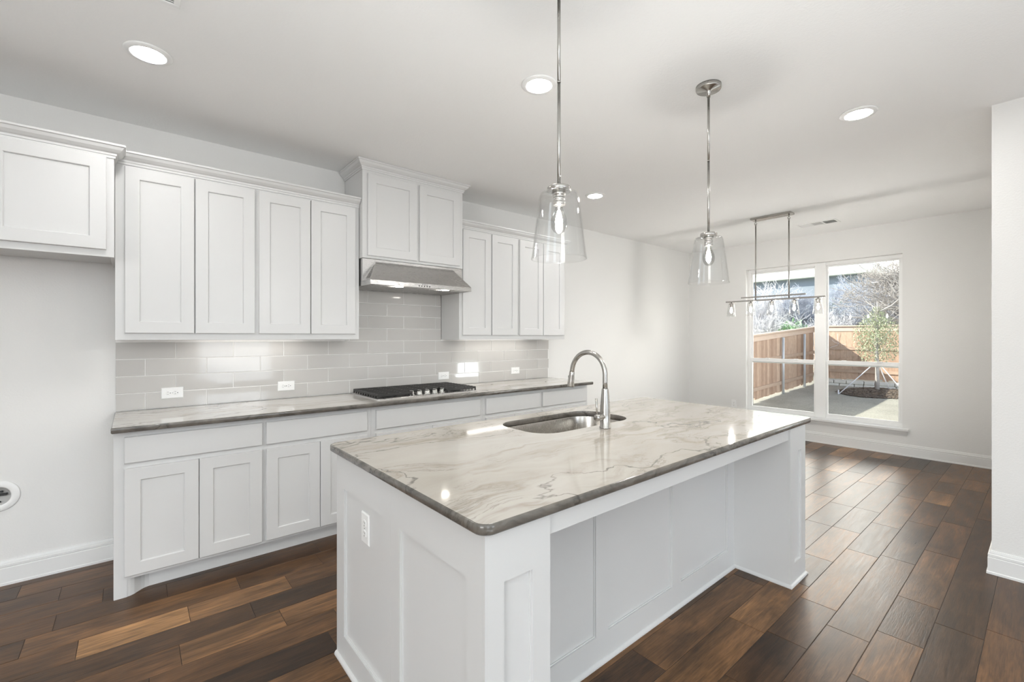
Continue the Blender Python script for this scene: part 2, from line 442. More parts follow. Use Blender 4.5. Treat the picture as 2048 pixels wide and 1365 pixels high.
# window frames of the unseen living room
def plain_window(name, axis, a0, a1, z0, z1, p):
    mb = MB(); w = 0.05
    def bx(u0, u1, z0_, z1_):
        if axis == 'Y': mb.box(u0, u1, p - 0.04, p + 0.03, z0_, z1_, 0.004)
        else: mb.box(p - 0.04, p + 0.03, u0, u1, z0_, z1_, 0.004)
    bx(a0, a1, z0, z0 + w); bx(a0, a1, z1 - w, z1); bx(a0, a0 + w, z0, z1); bx(a1 - w, a1, z0, z1); m_ = (a0 + a1) / 2; bx(m_ - w / 2, m_ + w / 2, z0, z1)
    struct(mb.build(name, M_trim))
plain_window('window_2', 'Y', -2.65, -1.15, 0.4, 2.5, YB - 0.07)
plain_window('window_3', 'Y', 1.15, 2.65, 0.4, 2.5, YB - 0.07)
plain_window('window_4', 'X', -6.15, -4.25, 0.55, 2.45, XL - 0.07)

# baseboards
BP = [(0.0, 0.0), (0.021, 0.0), (0.021, 0.012), (0.016, 0.016), (0.016, 0.093), (0.012, 0.097), (0.015, 0.101), (0.015, 0.113), (0.009, 0.117), (0.0095, 0.121), (0.006, 0.134), (0.0, 0.135)]
def baseboard(name, path):
    mb = MB(); mb.sweep(path, BP); struct(mb.build(name, M_trim))
baseboard('baseboard_back', [(-2.2, 0.0), (-0.082, 0.0)])
baseboard('baseboard_far', [(3.69, 0.0), (XF, 0.0), (XF, YR), (DX1 + 0.09, YR)])
baseboard('baseboard_right', [(DX0 - 0.09, YR), (XP, YR), (XP, YB)])
baseboard('baseboard_rear', [(XP, YB), (XL, YB)])
baseboard('baseboard_left', [(XL, YB), (XL, 0.0), (-2.2, 0.0)])

# main window: frame in the opening, two single-hung sashes with panes, sill and apron
def build_window():
    root = struct(bpy.data.objects.new('window_1', None)); COL.objects.link(root); root.location = (XF, (WY0 + WY1) / 2, WZ0); ORG['window_1'] = Vector(root.location)
    root['label'] = 'white double single-hung window looking out on the fenced yard'
    xf, xb = XF + 0.075, XF + 0.125
    mb = MB(); w = 0.042
    ym0, ym1 = -1.862, -1.742
    mb.box(xf, xb, WY0, WY1, WZ1 - w, WZ1, 0.003); mb.box(xf, xb, WY0, WY1, WZ0, WZ0 + w, 0.003)
    mb.box(xf, xb, WY0, WY0 + 0.03, WZ0 + w, WZ1 - w, 0.0); mb.box(xf, xb, WY1 - 0.036, WY1, WZ0 + w, WZ1 - w, 0.0)
    mb.box(xf - 0.012, xb - 0.001, ym0, ym1, WZ0 + 0.0015, WZ1 - 0.0015, 0.003)
    mb.build('window_frame', M_plastic, root)
    for k, (a, b) in enumerate(((WY0 + 0.03, ym0), (ym1, WY1 - 0.036))):
        # upper sash set back, lower sash nearer the room
        zr = 1.032
        for part, z0, z1, x0, x1 in (('upper_sash', zr - 0.02, WZ1 - w, xf + 0.028, xb - 0.004), ('lower_sash', WZ0 + w, zr + 0.045, xf + 0.004, xf + 0.026)):
            mb = MB(); t = 0.019
            mb.box(x0, x1, a, a + t, z0, z1, 0.002); mb.box(x0, x1, b - t, b, z0, z1, 0.002)
            mb.box(x0, x1, a + t, b - t, z0, z0 + (0.04 if part == 'upper_sash' else 0.022), 0.002); mb.box(x0, x1, a + t, b - t, z1 - (0.02 if part == 'upper_sash' else 0.05), z1, 0.002)
            if part == 'lower_sash':
                ym = (a + b) / 2
                for q in (-0.18, 0.18): mb.box(x0 - 0.012, x0 + 0.004, ym + q - 0.025, ym + q + 0.025, z1 - 0.012, z1 + 0.006, 0.002)
            s = mb.build(part, M_plastic, root)
            mb = MB(); xm = (x0 + x1) / 2; mb.box(xm - 0.002, xm + 0.002, a + t - 0.004, b - t + 0.004, z0 + 0.018, z1 - 0.018)
            mb.build('pane', M_pane, s)
    mb = MB()   # sill board and moulded apron
    mb.box(XF - 0.055, XF + 0.08, WY0 - 0.062, WY1 + 0.062, WZ0 - 0.028, WZ0 + 0.004, 0.006, 2)
    mb.sweep([(XF, WY1 + 0.045), (XF, WY0 - 0.045)], [(0.0, WZ0 - 0.085), (0.012, WZ0 - 0.082), (0.016, WZ0 - 0.07), (0.024, WZ0 - 0.062), (0.03, WZ0 - 0.05), (0.036, WZ0 - 0.028), (0.0, WZ0 - 0.028)])
    mb.build('sill', M_trim, root)
build_window()

# patio door in the nook's right wall
def build_door():
    root = struct(bpy.data.objects.new('door_1', None)); COL.objects.link(root); root.location = ((DX0 + DX1) / 2, YR - 0.06, 0); ORG['door_1'] = Vector(root.location)
    yb, yf = YR - 0.09, YR - 0.045
    mb = MB()
    mb.box(DX0 - 0.08, DX0 + 0.01, YR - 0.002, YR + 0.018, 0.0, DZ + 0.07, 0.004); mb.box(DX1 - 0.01, DX1 + 0.08, YR - 0.002, YR + 0.018, 0.0, DZ + 0.07, 0.004); mb.box(DX0 + 0.01, DX1 - 0.01, YR - 0.002, YR + 0.018, DZ - 0.01, DZ + 0.07, 0.004)
    mb.build('door_casing', M_trim, root)
    mb = MB(); a, b, g0, g1 = DX0 + 0.012, DX1 - 0.012, 0.50, 1.94
    mb.box(a, b, yb, yf, 0.01, g0, 0.003); mb.box(a, b, yb, yf, g1, DZ - 0.01, 0.003); mb.box(a, a + 0.15, yb, yf, g0, g1, 0.003); mb.box(b - 0.15, b, yb, yf, g0, g1, 0.003)
    mb.build('door_leaf', M_trim, root)
    mb = MB(); mb.box(a + 0.145, b - 0.145, (yb + yf) / 2 - 0.003, (yb + yf) / 2 + 0.003, g0 - 0.005, g1 + 0.005); mb.build('pane', M_pane, root)
    mb = MB(); c = (5.44, yf, 0.915)
    mb.lathe([(0, 0), (0.03, 0), (0.03, 0.008), (0.012, 0.012), (0.011, 0.058), (0.014, 0.07), (0, 0.07)], c, 20, 'Y')
    mb.tube([(5.44, yf + 0.06, 0.915), (5.38, yf + 0.062, 0.917), (5.33, yf + 0.062, 0.913)], [0.011, 0.009, 0.008], 10)
    h = mb.build('door_handle', M_nickel, root); h['label'] = 'brushed metal lever handle'
build_door()

# ================================================================== CABINETS
def shaker(mb, M, a0, a1, b0, b1, th=0.019, stile=0.065, rec=0.0095, bev=0.0022):
    """door in local (a, b, c): c outwards; back at c=0, face at c=th"""
    def L(i, c, extra=0.0): return [M @ Vector(p) for p in ((a0+i, b0+i, c), (a1-i, b0+i, c), (a1-i, b1-i, c), (a0+i, b1-i, c))]
    mb.loops([L(0, 0), L(0, th - bev), L(bev, th), L(stile, th), L(stile + 0.003, th - rec * 0.35), L(stile + 0.004, th - rec), L(stile + 0.006, th - rec)])
def slab_front(mb, M, a0, a1, b0, b1, th=0.019, bev=0.003):
    def L(i, c): return [M @ Vector(p) for p in ((a0+i, b0+i, c), (a1-i, b0+i, c), (a1-i, b1-i, c), (a0+i, b1-i, c))]
    mb.loops([L(0, 0), L(0, th - bev), L(bev, th)])
def MF(y): return Matrix(((1, 0, 0, 0), (0, 0, -1, y), (0, 1, 0, 0), (0, 0, 0, 1)))      # faces -y (towards the camera), a=x, b=z
def MX(x): return Matrix(((0, 0, -1, x), (1, 0, 0, 0), (0, 1, 0, 0), (0, 0, 0, 1)))      # faces -x, a=y, b=z
def MYp(y): return Matrix(((1, 0, 0, 0), (0, 0, 1, y), (0, 1, 0, 0), (0, 0, 0, 1)))      # faces +y

def face_frame(mb, x0, x1, z0, z1, yf, openings, th=0.02):
    """front frame plate (solid behind the doors is hidden), built as a single plate"""
    mb.box(x0, x1, yf, yf + th, z0, z1, 0.0015)

BASES = [
    ('white base cabinet at the left end of the run, foot bracket showing, two wide doors pairs under two drawers', -0.08, 1.3135, [(-0.037, 0.612), (0.634, 1.281)], [(-0.037, 0.287), (0.2905, 0.611), (0.634, 0.955), (0.9585, 1.281)]),
    ('white base cabinet directly under the gas cooktop with one long drawer front', 1.3135, 2.306, [(1.347, 2.274)], [(1.347, 1.809), (1.8125, 2.274)]),
    ('white base cabinet at the right end of the run, behind the faucet, two drawer fronts', 2.306, 3.68, [(2.338, 2.979), (3.014, 3.645)], [(2.338, 2.657), (2.660, 2.979), (3.014, 3.328), (3.331, 3.645)]),
]
BASES[0] = ('white base cabinet at the left end, with curved foot bracket and four doors',) + BASES[0][1:]
YB_F = -0.60
for i, (lab, x0, x1, drs, dos) in enumerate(BASES):
    t = thing('base_cabinet', ((x0 + x1) / 2, -0.3, 0), lab, 'cabinet', 'white base cabinets along the back wall')
    mb = MB()
    mb.box(x0 + 0.001, x1 - 0.001, YB_F + 0.02, -0.012, 0.098, 0.883)
    mb.box(x0 + 0.0006, x1 - 0.0006, YB_F, YB_F + 0.02, 0.095, 0.883, 0.0)
    if i == 0:   # finished end panel and front stile run down to the floor
        mb.box(x0, x0 + 0.018, YB_F + 0.004, -0.012, 0.0, 0.883, 0.001)
        mb.box(x0 + 0.0006, x0 + 0.054, YB_F, YB_F + 0.02, 0.0, 0.095, 0.0)
    if i == 2: mb.box(x1 - 0.018, x1 + 0.001, YB_F + 0.004, -0.012, 0.0, 0.883, 0.001)
    mb.build('cabinet_body', M_cab, t)
    mb = MB()
    ks = x0 + (0.13 if i == 0 else 0.0)
    mb.box(ks, x1, -0.535, -0.518, 0.0, 0.0985)
    mb.build('toe_kick', M_cab, t)
    if i == 0:
        mb = MB(); pts = [(-0.026, -0.598), (-0.012, -0.594), (0.004, -0.584), (0.018, -0.568), (0.032, -0.553), (0.048, -0.541), (0.066, -0.535)]
        pl = pts + [(p[0], p[1] + 0.022) for p in reversed(pts)]
        mb.prism([(x, y) for x, y in pl], 'Z', 0.0, 0.097); mb.build('foot_bracket', M_cab, t)
    for a, b in drs:
        mb = MB(); slab_front(mb, MF(YB_F), a, b, 0.712, 0.851); mb.build('drawer_front', M_cab, t)
    for a, b in dos:
        mb = MB(); shaker(mb, MF(YB_F), a, b, 0.113, 0.683); mb.build('door', M_cab, t)

CROWN = [(0.0, 0.0), (0.006, 0.0), (0.007, 0.012), (0.011, 0.014), (0.013, 0.024), (0.022, 0.030), (0.035, 0.042), (0.043, 0.056), (0.050, 0.060), (0.050, 0.070), (0.0, 0.070)]
def crown(path, z, parent, sc_=1.0):
    mb = MB(); mb.sweep(path, [(o * sc_, z + h * sc_) for o, h in CROWN]); return mb.build('crown_molding', M_cab, parent)

def upper(lab, x0, x1, z0, z1, yf, doors, dz0, dz1, crown_path, rail=0.028, left_side=True, csc=1.0):
    t = thing('wall_cabinet', ((x0 + x1) / 2, yf / 2, z0), lab, 'cabinet')
    mb = MB()
    mb.box(x0 + 0.002, x1 - 0.002, yf + 0.0195, -0.0125, z0 + rail + 0.001, z1 - 0.001)
    mb.box(x0, x0 + 0.016, yf + 0.019, -0.012, z0, z1, 0.001); mb.box(x1 - 0.016, x1, yf + 0.019, -0.012, z0, z1, 0.001)
    mb.box(x0 - 0.0004, x1 + 0.0004, yf, yf + 0.02, z0, z1, 0.0012)
    mb.build('cabinet_body', M_cab, t)
    for a, b in doors:
        mb = MB(); shaker(mb, MF(yf), a, b, dz0, dz1); mb.build('door', M_cab, t)
    crown(crown_path, z1 - 0.002, t, csc)
    return t
upper('white wall cabinet with four tall doors between the fridge cabinet and the range hood', -0.08, 1.334, 1.364, 2.379, -0.32,
      [(-0.038, 0.2895), (0.296, 0.622), (0.647, 0.974), (0.980, 1.301)], 1.405, 2.366, [(-0.08, -0.32), (1.334, -0.32)])
upper('white wall cabinet with four narrow doors to the right of the range hood', 2.254, 3.63, 1.359, 2.372, -0.32,
      [(2.285, 2.606), (2.618, 2.938), (2.968, 3.289), (3.297, 3.603)], 1.400, 2.360, [(2.254, -0.32), (3.63, -0.32), (3.63, -0.012)])
upper('short white wall cabinet above the range hood, crown reaching the ceiling', 1.338, 2.250, 1.990, 2.666, -0.38,
      [(1.376, 1.793), (1.818, 2.213)], 2.010, 2.640, [(1.338, -0.012), (1.338, -0.38), (2.250, -0.38), (2.250, -0.012)], rail=0.0)
upper('white cabinet over the empty fridge space at the left edge', -1.02, -0.0815, 1.818, 2.362, -0.45,
      [(-0.985, -0.562), (-0.555, -0.112)], 1.856, 2.358, [(-1.02, -0.45), (-0.0815, -0.45), (-0.0815, -0.345)], rail=0.016)

# perimeter counter
def rr_loop(x0, x1, y0, y1, r, z, n=6, inset=0.0):
    x0 += inset; x1 -= inset; y0 += inset; y1 -= inset; r = max(0.0005, r - inset); p = []
    for cx, cy, a0 in ((x1 - r, y1 - r, 0), (x0 + r, y1 - r, 90), (x0 + r, y0 + r, 180), (x1 - r, y0 + r, 270)):
        for k in range(n + 1):
            a = R(a0 + 90 * k / n); p.append((cx + r * math.cos(a), cy + r * math.sin(a), z))
    return p
def slab(mb, x0, x1, y0, y1, z0, z1, r, e=0.005, hole=None, n=8):
    mb.mi = 1
    ls = [rr_loop(x0, x1, y0, y1, r, z0, n, e), rr_loop(x0, x1, y0, y1, r, z0 + e, n), rr_loop(x0, x1, y0, y1, r, z1 - e, n), rr_loop(x0, x1, y0, y1, r, z1 - e * 0.35, n, e * 0.35), rr_loop(x0, x1, y0, y1, r, z1, n, e)]
    rs = mb.loops(ls, cap0=False, cap1=False, smooth=True)
    if hole is None:
        mb._f(rs[0][::-1]); mb.mi = 0; mb._f(rs[-1]); return
    hx0, hx1, hy0, hy1, hr = hole
    hl = [rr_loop(hx0, hx1, hy0, hy1, hr, z0, n), rr_loop(hx0, hx1, hy0, hy1, hr, z1 - 0.003, n), rr_loop(hx0, hx1, hy0, hy1, hr, z1, n, -0.002)]
    hs = mb.loops(hl, cap0=False, cap1=False, smooth=True)
    for outer, inner, m in ((rs[0], hs[0], 1), (rs[-1], hs[-1], 0)):
        mb.mi = m
        es = []
        for lp in (outer, inner):
            for k in range(len(lp)):
                e_ = mb.bm.edges.get((lp[k], lp[(k+1) % len(lp)]))
                es.append(e_)
        res = bmesh.ops.triangle_fill(mb.bm, edges=es, use_beauty=True, use_dissolve=False)
        for g_ in res['geom']:
            if isinstance(g_, bmesh.types.BMFace): g_.material_index = m
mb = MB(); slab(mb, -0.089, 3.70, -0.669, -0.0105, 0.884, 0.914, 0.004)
tag(mb.build('countertop', [M_stone_lit, M_stone_e], None, (1.8, -0.33, 0.884)), 'long veined stone countertop coloured as brightly lit on the base cabinets along the back wall', 'countertop')

# tile backsplash: every tile its own bevelled, very slightly tilted pillow in one mesh over grout
def backsplash():
    mb = MB(); lay = colored(mb, 'tile'); rng = random.Random(5)
    mb.mi = 1
    mb.box(-0.084, 3.69, -0.0075, -0.0005, 0.9145, 1.362); mb.box(1.336, 2.252, -0.0075, -0.0005, 1.362, 1.80)
    for f in mb.bm.faces:
        for l in f.loops: l[lay] = (0.5, 0, 0, 1)
    mb.mi = 0; P = 0.1085; Ln = 0.3295; g = 0.0018
    def tile(x0, x1, z0, z1):
        if x1 - x0 < 0.012 or z1 - z0 < 0.012: return
        tx = rng.uniform(-0.004, 0.004); tz = rng.uniform(-0.0035, 0.0035); cx, cz = (x0 + x1) / 2, (z0 + z1) / 2
        def L(i, y): return [(px, y + (px - cx) * tx + (pz - cz) * tz, pz) for px, pz in ((x0+i, z0+i), (x1-i, z0+i), (x1-i, z1-i), (x0+i, z1-i))]
        c0 = set(mb.bm.faces)
        mb.loops([L(0, -0.006), L(0, -0.0092), L(0.0016, -0.0104)], cap0=False)
        tn = rng.random()
        for f in mb.bm.faces:
            if f not in c0:
                for l in f.loops: l[lay] = (tn, 0, 0, 1)
    for r in range(0, 9):
        z0 = 0.9145 + r * P + g; z1 = z0 + P - 2 * g
        xa, xb = (-0.084, 3.69) if z0 < 1.34 else (1.336, 2.252)
        if r == 4:
            z1 = min(z1, 1.80)
        z1 = min(z1, 1.80)
        ph = 0.058 if r % 2 == 0 else 0.217
        k = -2
        while True:
            a = ph + k * Ln; b = a + Ln; k += 1
            if a > xb: break
            a2, b2 = max(a + g, xa), min(b - g, xb)
            if b2 > a2: tile(a2, b2, z0, z1)
    return tag(mb.build('tile_backsplash', [M_tile, M_grout], None, (1.8, -0.005, 0.9145)), 'glossy greige subway tile backsplash with white grout above the back counter', 'backsplash')
backsplash()

# ================================================================== ISLAND
IX0, IX1, IY0, IY1 = 0.6545, 3.045, -2.858, -1.706
SINK = (1.488, 2.222, -2.207, -1.822, 0.125)
def island():
    t = thing('kitchen_island', (1.85, -2.28, 0), 'white panelled kitchen island with an open knee space under the stone top', 'island')
    XA, YN, YFAR, YP = 0.681, -2.832, -1.748, -2.53
    ZT = 0.8838
    # carcass: boards around an open box, so that the sink hangs free in it
    mb = MB()
    mb.box(XA + 0.02, 2.99, YP + 0.0175, YP + 0.034, 0.0, ZT); mb.box(XA + 0.012, 2.985, YFAR - 0.02, YFAR - 0.0, 0.1, ZT)
    mb.box(XA + 0.012, 2.985, YFAR - 0.09, YFAR - 0.07, 0.0, 0.1); mb.box(2.98, 3.003, YP, YFAR - 0.0, 0.0, ZT); mb.box(XA + 0.012, 2.98, YP + 0.03, YFAR - 0.02, 0.08, 0.1)
    mb.build('cabinet_body', M_cab, t)
    for a, b in ((0.72, 1.24), (1.26, 1.835), (1.845, 2.42), (2.44, 2.965)):
        mb = MB(); shaker(mb, MYp(YFAR), a, b, 0.113, 0.70); mb.build('door', M_cab, t)
        mb = MB(); slab_front(mb, MYp(YFAR), a, b, 0.72, 0.86); mb.build('drawer_front', M_cab, t)
    def panel(mb, M, a0, a1, b0, b1, holes, th=0.012, back=0.004, split=None):
        """frame plate of thickness th with rectangular recesses (holes share b range)"""
        zb0, zb1 = holes[0][2], holes[0][3]
        mb.obox(M, a0 + 0.013, a1 - 0.013, b0, b1, -back, 0.0)
        mb.obox(M, a0, a1, b0, zb0, 0.0, th); mb.obox(M, a0, a1, zb1, b1, 0.0, th)
        xs = [a0]
        for h in holes: xs += [h[0], h[1]]
        xs.append(a1)
        for k in range(0, len(xs), 2): mb.obox(M, xs[k], xs[k+1], zb0, zb1, 0.0, th)
        for h in holes:   # small quarter bead inside each recess
            for q in ((h[0], h[0] + 0.004, zb0, zb1), (h[1] - 0.004, h[1], zb0, zb1), (h[0] + 0.004, h[1] - 0.004, zb0, zb0 + 0.004), (h[0] + 0.004, h[1] - 0.004, zb1 - 0.004, zb1)):
                mb.obox(M, *q, 0.0, th * 0.45)
    # end panel (left face) and the end face of the left post
    mb = MB(); panel(mb, MX(XA + 0.012), -2.286, YFAR, 0.0, ZT, [(-2.226, -1.834, 0.117, 0.740)]); mb.build('end_panel', M_cab, t)
    def post(x0, x1, holes_end):
        mb = MB()
        mb.box(x0 + 0.018, x1 - 0.018, YN + 0.018, YP + 0.03, 0.0, ZT)
        panel(mb, MF(YN + 0.012), x0, x1, 0.0, ZT, [(x0 + 0.063, x1 - 0.068, 0.117, 0.740)])
        mb.obox(MX(x1 - 0.012), YN + 0.0125, YP + 0.03, 0.0, ZT, -0.012, 0.0)
        if holes_end: panel(mb, MX(x0 + 0.012), YN + 0.0122, -2.2865, 0.0, ZT, [(-2.747, -2.354, 0.117, 0.740)])
        else: mb.obox(MX(x0 + 0.012), YN + 0.0122, YP, 0.0, ZT, 0.0, 0.012)
        return mb
    post(XA, 0.913, True).build('corner_post', M_cab, t)
    post(2.767, 3.003, False).build('leg', M_cab, t)
    # recessed back of the knee space with three panels
    mb = MB()
    panel(mb, MF(YP + 0.012), 0.9132, 2.7668, 0.0, ZT, [(0.985, 1.482, 0.122, 0.80), (1.565, 2.075, 0.122, 0.80), (2.157, 2.682, 0.122, 0.80)])
    mb.build('back_panel', M_cab, t)
    mb = MB(); mb.box(0.9132, 2.7668, YN + 0.010, YN + 0.030, 0.811, ZT, 0.001); mb.build('apron', M_cab, t)
    # shoe moulding
    SH = [(0.0, 0.0), (0.011, 0.0), (0.011, 0.006), (0.008, 0.012), (0.003, 0.016), (0.0, 0.017)]
    mb = MB(); mb.sweep([(3.003, -1.82), (3.003, YN), (2.767, YN), (2.767, YP), (0.913, YP), (0.913, YN), (XA, YN), (XA, YFAR)], [(-o, z) for o, z in SH]); mb.build('shoe_molding', M_cab, t)
    return t
isl = island()
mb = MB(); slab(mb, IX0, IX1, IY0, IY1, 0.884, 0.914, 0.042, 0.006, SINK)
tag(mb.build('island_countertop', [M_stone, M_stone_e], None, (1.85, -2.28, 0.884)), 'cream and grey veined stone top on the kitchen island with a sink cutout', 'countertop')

def sink():
    t = thing('sink', (1.855, -2.015, 0.66), 'undermount stainless steel sink bowl set in the island countertop', 'sink')
    x0, x1, y0, y1, r = SINK; n = 8
    mb = MB(); e = -0.004
    L = lambda i, z, rr=r: rr_loop(x0, x1, y0, y1, rr, z, n, i)
    mb.loops([L(-0.03, 0.8835), L(-0.006, 0.8835), L(-0.004, 0.878), L(-0.002, 0.72), L(0.004, 0.695), L(0.02, 0.680), L(0.045, 0.676), L(0.10, 0.674)], cap0=False, cap1=True, smooth=True)
    mb.build('bowl', M_sink, t)
    mb = MB(); mb.lathe([(0.0, 0.6755), (0.02, 0.6755), (0.022, 0.678), (0.044, 0.679), (0.046, 0.6765), (0.046, 0.670)], (1.855, -1.95, 0), 24); mb.build('drain', M_chrome, t)
sink()

def faucet():
    bx, by = 1.854, -2.283
    t = thing('faucet', (bx, by, 0.914), 'brushed nickel gooseneck pull-down faucet standing by the island sink', 'faucet')
    mb = MB(); mb.lathe([(0, 0.9142), (0.0285, 0.9142), (0.0285, 0.920), (0.0265, 0.922), (0.0262, 0.985), (0.0245, 1.03), (0.0195, 1.085), (0.0172, 1.112), (0.0165, 1.1165), (0.0, 1.1165)], (bx, by, 0), 32); mb.build('faucet_body', M_nickel, t)
    pts = [(bx, by, 1.1165), (bx, by, 1.15), (bx, by, 1.185)]
    rr = 0.1135; cz = 1.187
    for k in range(1, 25):
        a = R(172 * k / 24); pts.append((bx, by + rr - rr * math.cos(a), cz + rr * math.sin(a)))
    last = Vector(pts[-1]); d = Vector((0, math.cos(R(82)), -math.sin(R(82)))); p2 = last + d * 0.012; pts.append(tuple(p2))
    mb = MB(); mb.tube(pts, 0.0128, 16); mb.build('spout', M_nickel, t)
    mb = MB(); q = [p2 + d * s for s in (0.0, 0.002, 0.02, 0.05, 0.078, 0.084)]
    mb.tube(q, [0.0135, 0.0148, 0.0155, 0.0175, 0.0195, 0.0185], 20)
    s = mb.build('spray_head', M_nickel, t)
    mb = MB(); c = p2 + d * 0.035 + Vector((0, 0.0165, 0)); mb.box(c.x - 0.006, c.x + 0.006, c.y - 0.003, c.y + 0.004, c.z - 0.014, c.z + 0.012, 0.002); mb.build('spray_button', M_dark, s)
    mb = MB(); mb.lathe([(0, -0.074), (0.012, -0.074), (0.0165, -0.071), (0.0172, -0.058), (0.0165, -0.054), (0.0165, -0.02)], (bx, by, 0.975), 24, 'X')
    mb.tube([(bx - 0.064, by, 0.985), (bx - 0.066, by, 1.02), (bx - 0.070, by, 1.072)], [0.0045, 0.0048, 0.0062], 10)
    mb.build('handle', M_nickel, t)
faucet()
# ================================================================== COOKTOP
def cooktop():
    t = thing('gas_cooktop', (1.832, -0.305, 0.914), 'stainless gas cooktop with black cast iron grates and five knobs', 'cooktop')
    x0, x1, y0, y1 = 1.375, 2.289, -0.566, -0.046
    mb = MB(); mb.loops([rr_loop(x0, x1, y0, y1, 0.018, 0.9142, 5), rr_loop(x0, x1, y0, y1, 0.018, 0.919, 5), rr_loop(x0, x1, y0, y1, 0.018, 0.922, 5, 0.004), rr_loop(x0, x1, y0, y1, 0.018, 0.922, 5, 0.012), rr_loop(x0, x1, y0, y1, 0.012, 0.9195, 5, 0.016)])
    mb.build('tray', M_steel, t)
    w = 0.0105
    def grate(a, b, c, d, cut=None):
        mb = MB(); zt0, zt1 = 0.941, 0.955
        def fr(p, q, r_, s_): mb.box(p, q, r_, s_, zt0 - 0.004, zt1, 0.003)
        fr(a, b, c, c + w); fr(a, b, d - w, d); fr(a, a + w, c + w, d - w); fr(b - w, b, c + w, d - w)
        n = max(3, round((d - c) / 0.047)); 
        for k in range(1, n):
            y = c + (d - c) * k / n
            mb.box(a + 0.002, b - 0.002, y - w * 0.42, y + w * 0.42, zt0, zt1 + 0.002, 0.002)
        for k in (1, 2):
            x = a + (b - a) * k / 3; mb.box(x - w / 2, x + w / 2, c + 0.002, d - 0.002, zt0 - 0.002, zt1, 0.002)
        # fingers turned down along both ends
        for k in range(0, n + 1):
            y = c + w / 2 + (d - c - w) * k / n
            for x in (a, b - w): mb.box(x, x + w, y - w * 0.42, y + w * 0.42, 0.9225, zt0, 0.001)
        return mb
    g = grate(1.388, 1.672, -0.552, -0.06); g.build('grate', M_black, t)
    g = grate(1.680, 1.984, -0.415, -0.06); g.build('grate', M_black, t)
    g = grate(1.992, 2.276, -0.552, -0.06); g.build('grate', M_black, t)
    for x, y, r in ((1.53, -0.43, 0.042), (1.53, -0.18, 0.036), (1.832, -0.24, 0.055), (2.134, -0.43, 0.036), (2.134, -0.18, 0.042)):
        mb = MB(); mb.lathe([(0, 0.9195), (r + 0.016, 0.9195), (r + 0.012, 0.923), (r, 0.924), (r, 0.932), (r - 0.004, 0.937), (0, 0.938)], (x, y, 0), 28); mb.build('burner', M_dark, t)
    for k in range(5):
        x, y = 1.692 + 0.070 * k, -0.492
        mb = MB(); mb.lathe([(0, 0.9205), (0.0255, 0.9205), (0.0255, 0.925), (0.021, 0.927), (0.0195, 0.944), (0.018, 0.947), (0, 0.947)], (x, y, 0), 28)
        mb.obox(Matrix.Translation((x, y, 0)) @ Matrix.Rotation(R(12), 4, 'Z'), -0.0058, 0.0058, -0.021, 0.021, 0.9465, 0.957, 0.0025)
        mb.build('knob', M_chrome, t)
cooktop()

